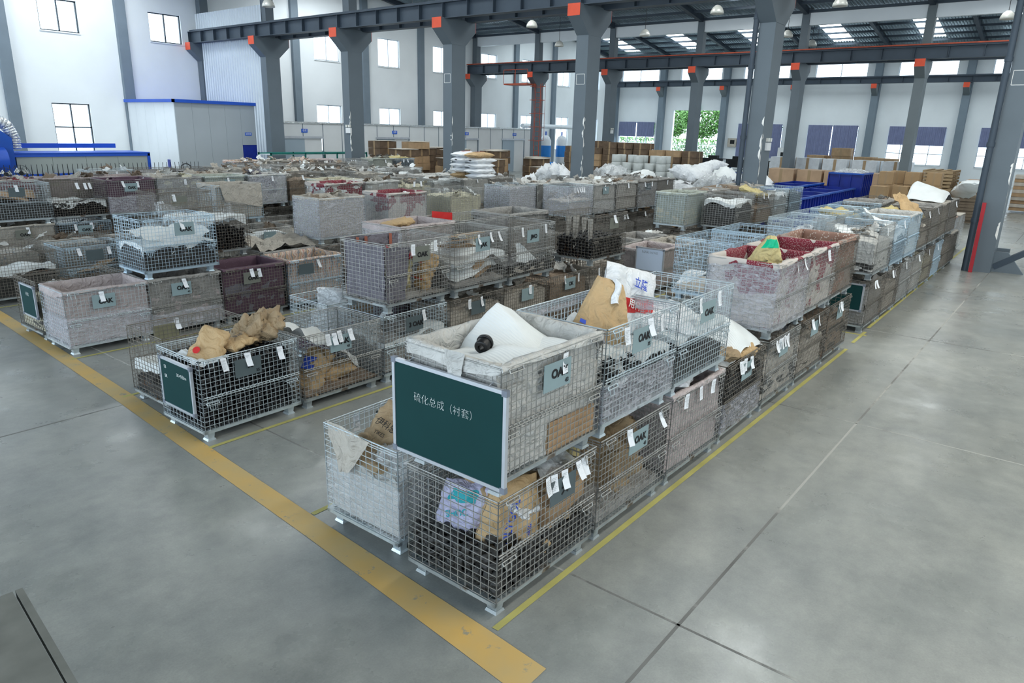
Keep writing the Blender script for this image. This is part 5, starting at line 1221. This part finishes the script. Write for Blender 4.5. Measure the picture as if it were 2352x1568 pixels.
link('chain_rail', MB().box(0, 8.6, -.6, -.45, .9, 1.06).mesh('chain_rail'), 'trim_blue', t); pin = MB().tube((0, 0, 0), (0, 0, .42), .016, 6, .008).tube((0, 0, -.05), (0, 0, .1), .03, 6).mesh('spindle')
for k in range(52): link('spindle', pin, 'black_metal', t, (.15+k*.165, -.52, 1.06))
mb = MB(); pth = [Vector(p) for p in ((.2, .9, 3.2), (1.2, .9, 3.2), (1.9, .9, 3.08), (2.35, .9, 2.75), (2.5, .9, 2.35), (2.5, .9, 1.95))]
def duct(u, v):
    f = u*(len(pth)-1); i = min(int(f), len(pth)-2); p = pth[i].lerp(pth[i+1], f-i); d = (pth[i+1]-pth[i]).normalized(); a = v*2*math.pi; s_ = Vector((0, 1, 0)); w_ = d.cross(s_); r = .2+.018*math.sin(u*150)+.015*nz(u*8, v*3, 0, 1); return p+(s_*math.cos(a)+w_*math.sin(a))*r
mb.grid(duct, 80, 16); link('foil_duct', mb.mesh('foil_duct'), 'foil', t)
# ------------------------------------------------------------------ lamps, sensors, signs
for i, (x, y) in enumerate([(20.0, 30.0), (27.4, 28.6), (28.6, 26.2), (38.1, 27.0), (30.6, 23.4), (30.9, 13.8), (27.6, 13.9), (39.5, 13.7), (43.9, 13.8), (31.4, 9.0), (37.8, 4.1), (52, 16), (54, 10), (52, 24), (36, 20), (51, 4)]):
    t = thing('high_bay_lamp', 'pale dome lamp hung from the roof, %s of the lamps over the hall' % ORD[i+1], 'lamp', (x, y, 8.0), 0, 'dome lamps under the roof')
    link('shade', MB().lathe([(.03, .34), (.1, .32), (.2, .24), (.27, .1), (.28, 0), (.26, 0), (.18, .22), (.03, .3)], 18).mesh('shade'), 'lamp_shade', t); link('rod', MB().tube((0, 0, .33), (0, 0, max(.5, gz(x)-7.98)), .012, 5).mesh('rod'), 'black_metal', t)
    link('bulb', MB().lathe([(0, .02), (.05, .05), (.05, .15), (0, .2)], 10).mesh('bulb'), 'plastic_white', t)
for lab_, (x, y, z), rz in (('twin-head emergency light on the second column', (XA-.40, CY[2]-.12, 2.75), 1), ('twin-head emergency light on the pale fifth column', (XA+.1, CY[5]-.25, 2.7), 0), ('twin-head emergency light on the middle far column', (XB+.0, CY[2]-.25, 3.0), 0)):
    t = thing('emergency_light', lab_, 'light', (x, y, z)); s_ = (lambda a, b, c, d, e, f: MB().box(c, d, a, b, e, f)) if rz else (lambda a, b, c, d, e, f: MB().box(a, b, c, d, e, f))
    link('case', s_(-.16, .16, -.04, .04, 0, .22).mesh('case'), 'plastic_white', t)
    for a in (-.09, .09): link('lamp_head', s_(a-.05, a+.05, -.06, .02, .25, .35).mesh('lamp_head'), 'lamp_shade', t)
t = thing('exit_sign', 'green exit sign hung over the open door', 'sign', (XC-.15, 29.4, 5.35)); link('case', MB().box(-.03, .03, -.25, .25, 0, .2).mesh('case'), 'exit_green', t); link('rod', MB().tube((0, 0, .2), (0, 0, .5), .015, 5).tube((0, 0, .5), (.16, 0, .5), .015, 5).mesh('rod'), 'black_metal', t); lettering('EXIT', .14, 'ink_white', t, (-.034, 0, .1), (R(90), 0, R(-90)))
for lab_, p, d, m in (('beige wall box with dark display right of the open door', (XC-.15, 25.5, 2.1), (.14, .8, .75), 'cardboard_pale'), ('pale cabinet at the foot of a far pillar', (XC-.8, 20.6, .3), (.4, .9, 1.9), 'plastic_white')):
    t = thing('wall_cabinet', lab_, 'cabinet', p); link('case', MB().box(0, d[0], 0, d[1], 0, d[2]).mesh('case'), m, t); link('display', MB().box(-.01, 0, d[1]*.2, d[1]*.7, d[2]*.35, d[2]*.8).mesh('display'), 'black_metal', t)
# caged ladder and crane platform
t = thing('caged_ladder', 'rusty red caged ladder with crane platform on a far column', 'ladder', (XB-.6, CY[1]-.5, 0)); mb = MB(); 
for yy in (-.22, .22): mb.tube((0, yy, 0), (0, yy, 6.2), .025, 6)
link('rail', mb.mesh('rail'), 'rail_red', t); rg = MB().tube((0, -.22, 0), (0, .22, 0), .014, 5).mesh('rung')
for k in range(18): link('rung', rg, 'rail_red', t, (0, 0, .35+k*.33))
mb = MB()
for k in range(5): z = 2.4+k*.9; mb.path([(.05, -.22-.0, z), (-.15, -.75, z), (-.55, -.75, z), (-.7, -.2, z), (-.55, .3, z), (0, .22, z)], .014, 5)
for p in ((-.15, -.75), (-.55, -.75), (-.7, -.2)): mb.tube((p[0], p[1], 2.4), (p[0], p[1], 6.2), .012, 5)
link('safety_cage', mb.mesh('safety_cage'), 'rail_red', t); link('platform', MB().box(-.9, .3, .3, 2.4, 6.1, 6.2).mesh('platform'), 'rail_red', t)
mb = MB()
for p in ((-.9, .3), (-.9, 1.35), (-.9, 2.4), (.3, 2.4)): mb.tube((p[0], p[1], 6.2), (p[0], p[1], 7.1), .02, 5)
mb.path([(-.9, .3, 7.1), (-.9, 2.4, 7.1), (.3, 2.4, 7.1)], .02, 5); link('guard_rail', mb.mesh('guard_rail'), 'rail_red', t)
# tanks, buckets, pipes near the ladder
for i, (x, y) in enumerate([(48.9, 35.6), (50.6, 35.2)]):
    t = thing('water_tank', ('left', 'right')[i]+' white and blue pressure tank by the far wall', 'tank', (x, y, .4)); link('shell', MB().lathe([(0, 0), (.42, .02), (.45, .15), (.45, 1.9), (.3, 2.2), (.1, 2.3), (0, 2.3)], 18).mesh('shell'), 'tank_white', t)
    link('blue_band', MB().lathe([(.455, .6), (.455, 1.5)], 18).mesh('blue_band'), 'blue_plastic', t); link('valve', MB().tube((0, 0, 2.3), (0, 0, 2.6), .06, 8, caps=True).mesh('valve'), 'trim_blue', t)
    link('stand', MB().box(-.35, -.25, -.35, -.25, -.4, .05).box(.25, .35, -.35, -.25, -.4, .05).box(-.35, -.25, .25, .35, -.4, .05).box(.25, .35, .25, .35, -.4, .05).mesh('stand'), 'black_metal', t)
o = link('air_pipe', MB().tube((47.4, 36.9, 3.4), (56, 36.9, 3.4), .18, 12, caps=True).tube((47.6, 36.9, 3.4), (47.6, 36.9, 0), .1, 10).mesh('air_pipe'), 'pipe_white'); tag(o, 'thick white air pipe along the far left wall', 'pipe')
o = link('bucket', MB().lathe([(0, 0), (.2, 0), (.26, .5), (.25, .5), (.19, .03), (0, .03)], 14).mesh('bucket'), 'red_plastic', None, (45.6, 34.0, .9)); tag(o, 'red plastic bucket on a box near the tanks', 'bucket')
carton(45.2, 33.6, 0, .9, .9, .9, 'cardboard', 'carton under the red bucket near the tanks')
o = link('plastic_drum', MB().tube((0, 0, .3), (1.1, 0, .3), .28, 16, caps=True).mesh('plastic_drum'), 'blue_plastic', None, (37.2, 27.5, .6), (0, 0, -.5)); tag(o, 'bright blue plastic drum lying before the partition', 'drum')
carton(37.2, 26.6, 0, 1.4, 1.2, .6, 'cardboard', 'carton under the lying blue drum')
# low mesh fence with dark machines before the door
t = thing('mesh_fence', 'low dark steel fence before the open door', 'fence', (50, 14.5, 0))
for k in range(12): link('post', MB().box(-.03, .03, -.03, .03, 0, 1.5).mesh('post'), 'black_metal', t, (0, k*1.5, 0))
link('rail', MB().box(-.02, .02, 0, 16.5, 1.45, 1.5).box(-.02, .02, 0, 16.5, .8, .84).mesh('rail'), 'black_metal', t)
for i in range(4):
    t = thing('dark_machine', '%s dark machine on a blue stand behind the low fence' % ORD[i+1], 'machine', (53, 20.5+1.9*i, 0)); link('body', MB().box(0, .9, 0, 1.3, .8, 1.35).box(.2, .6, .2, .9, 1.35, 1.6).mesh('body'), 'black_metal', t)
    for a in (0, .8):
        for b in (0, 1.2): link('leg', MB().box(a, a+.08, b, b+.08, 0, .8).mesh('leg'), 'machine_blue', t)
    link('shelf', MB().box(0, .9, 0, 1.3, .4, .45).mesh('shelf'), 'trim_blue', t)
# brace at the foot of the near column
t = struct('column_brace', MB().prism([(XA+.3, 0), (XA+.42, 0), (XA+.42, .55), (XA+.3, .55)], CY[6]-.5, CY[6]-.2), 'column_paint')
link('brace_bar', MB().tube((XA, CY[6]-.25, .12), (XA, CY[6]-3.2, 2.2), .1, 4).mesh('brace_bar'), 'beam_paint', t); link('gusset', MB().prism([(CY[6]-.9, 0), (CY[6]-.2, 0), (CY[6]-.2, .5), (CY[6]-.5, .5)], XA-.05, XA+.05, 'X').mesh('gusset'), 'column_paint', t)
link('red_post', MB().box(XA-.62, XA-.56, CY[6]+.12, CY[6]+.2, 0, 1.7).mesh('red_post'), 'red_paint', t)
# steel-topped bench at the lower left corner of the view
t = thing('steel_bench', 'worn grey steel bench top at the bottom left corner', 'bench', (0, 0, 0))
link('bench_top', MB().prism([(-.9, 3.525), (.785, 3.51), (.66, 2.2), (-.9, 2.2)], .96, 1.0, 'Z').mesh('bench_top'), 'grey_plank', t); link('edge_strip', MB().prism([(.795, 3.51), (.825, 3.509), (.70, 2.2), (.67, 2.2)], .96, 1.0, 'Z').mesh('edge_strip'), 'grey_plank', t)
for a, b in ((.65, 3.4), (-.8, 3.4), (.55, 2.3), (-.8, 2.3)): link('leg', MB().box(a, a+.06, b, b+.06, 0, .96).mesh('leg'), 'steel_base', t)
link('apron', MB().box(-.88, .64, 3.4, 3.44, .86, .96).mesh('apron'), 'steel_base', t)
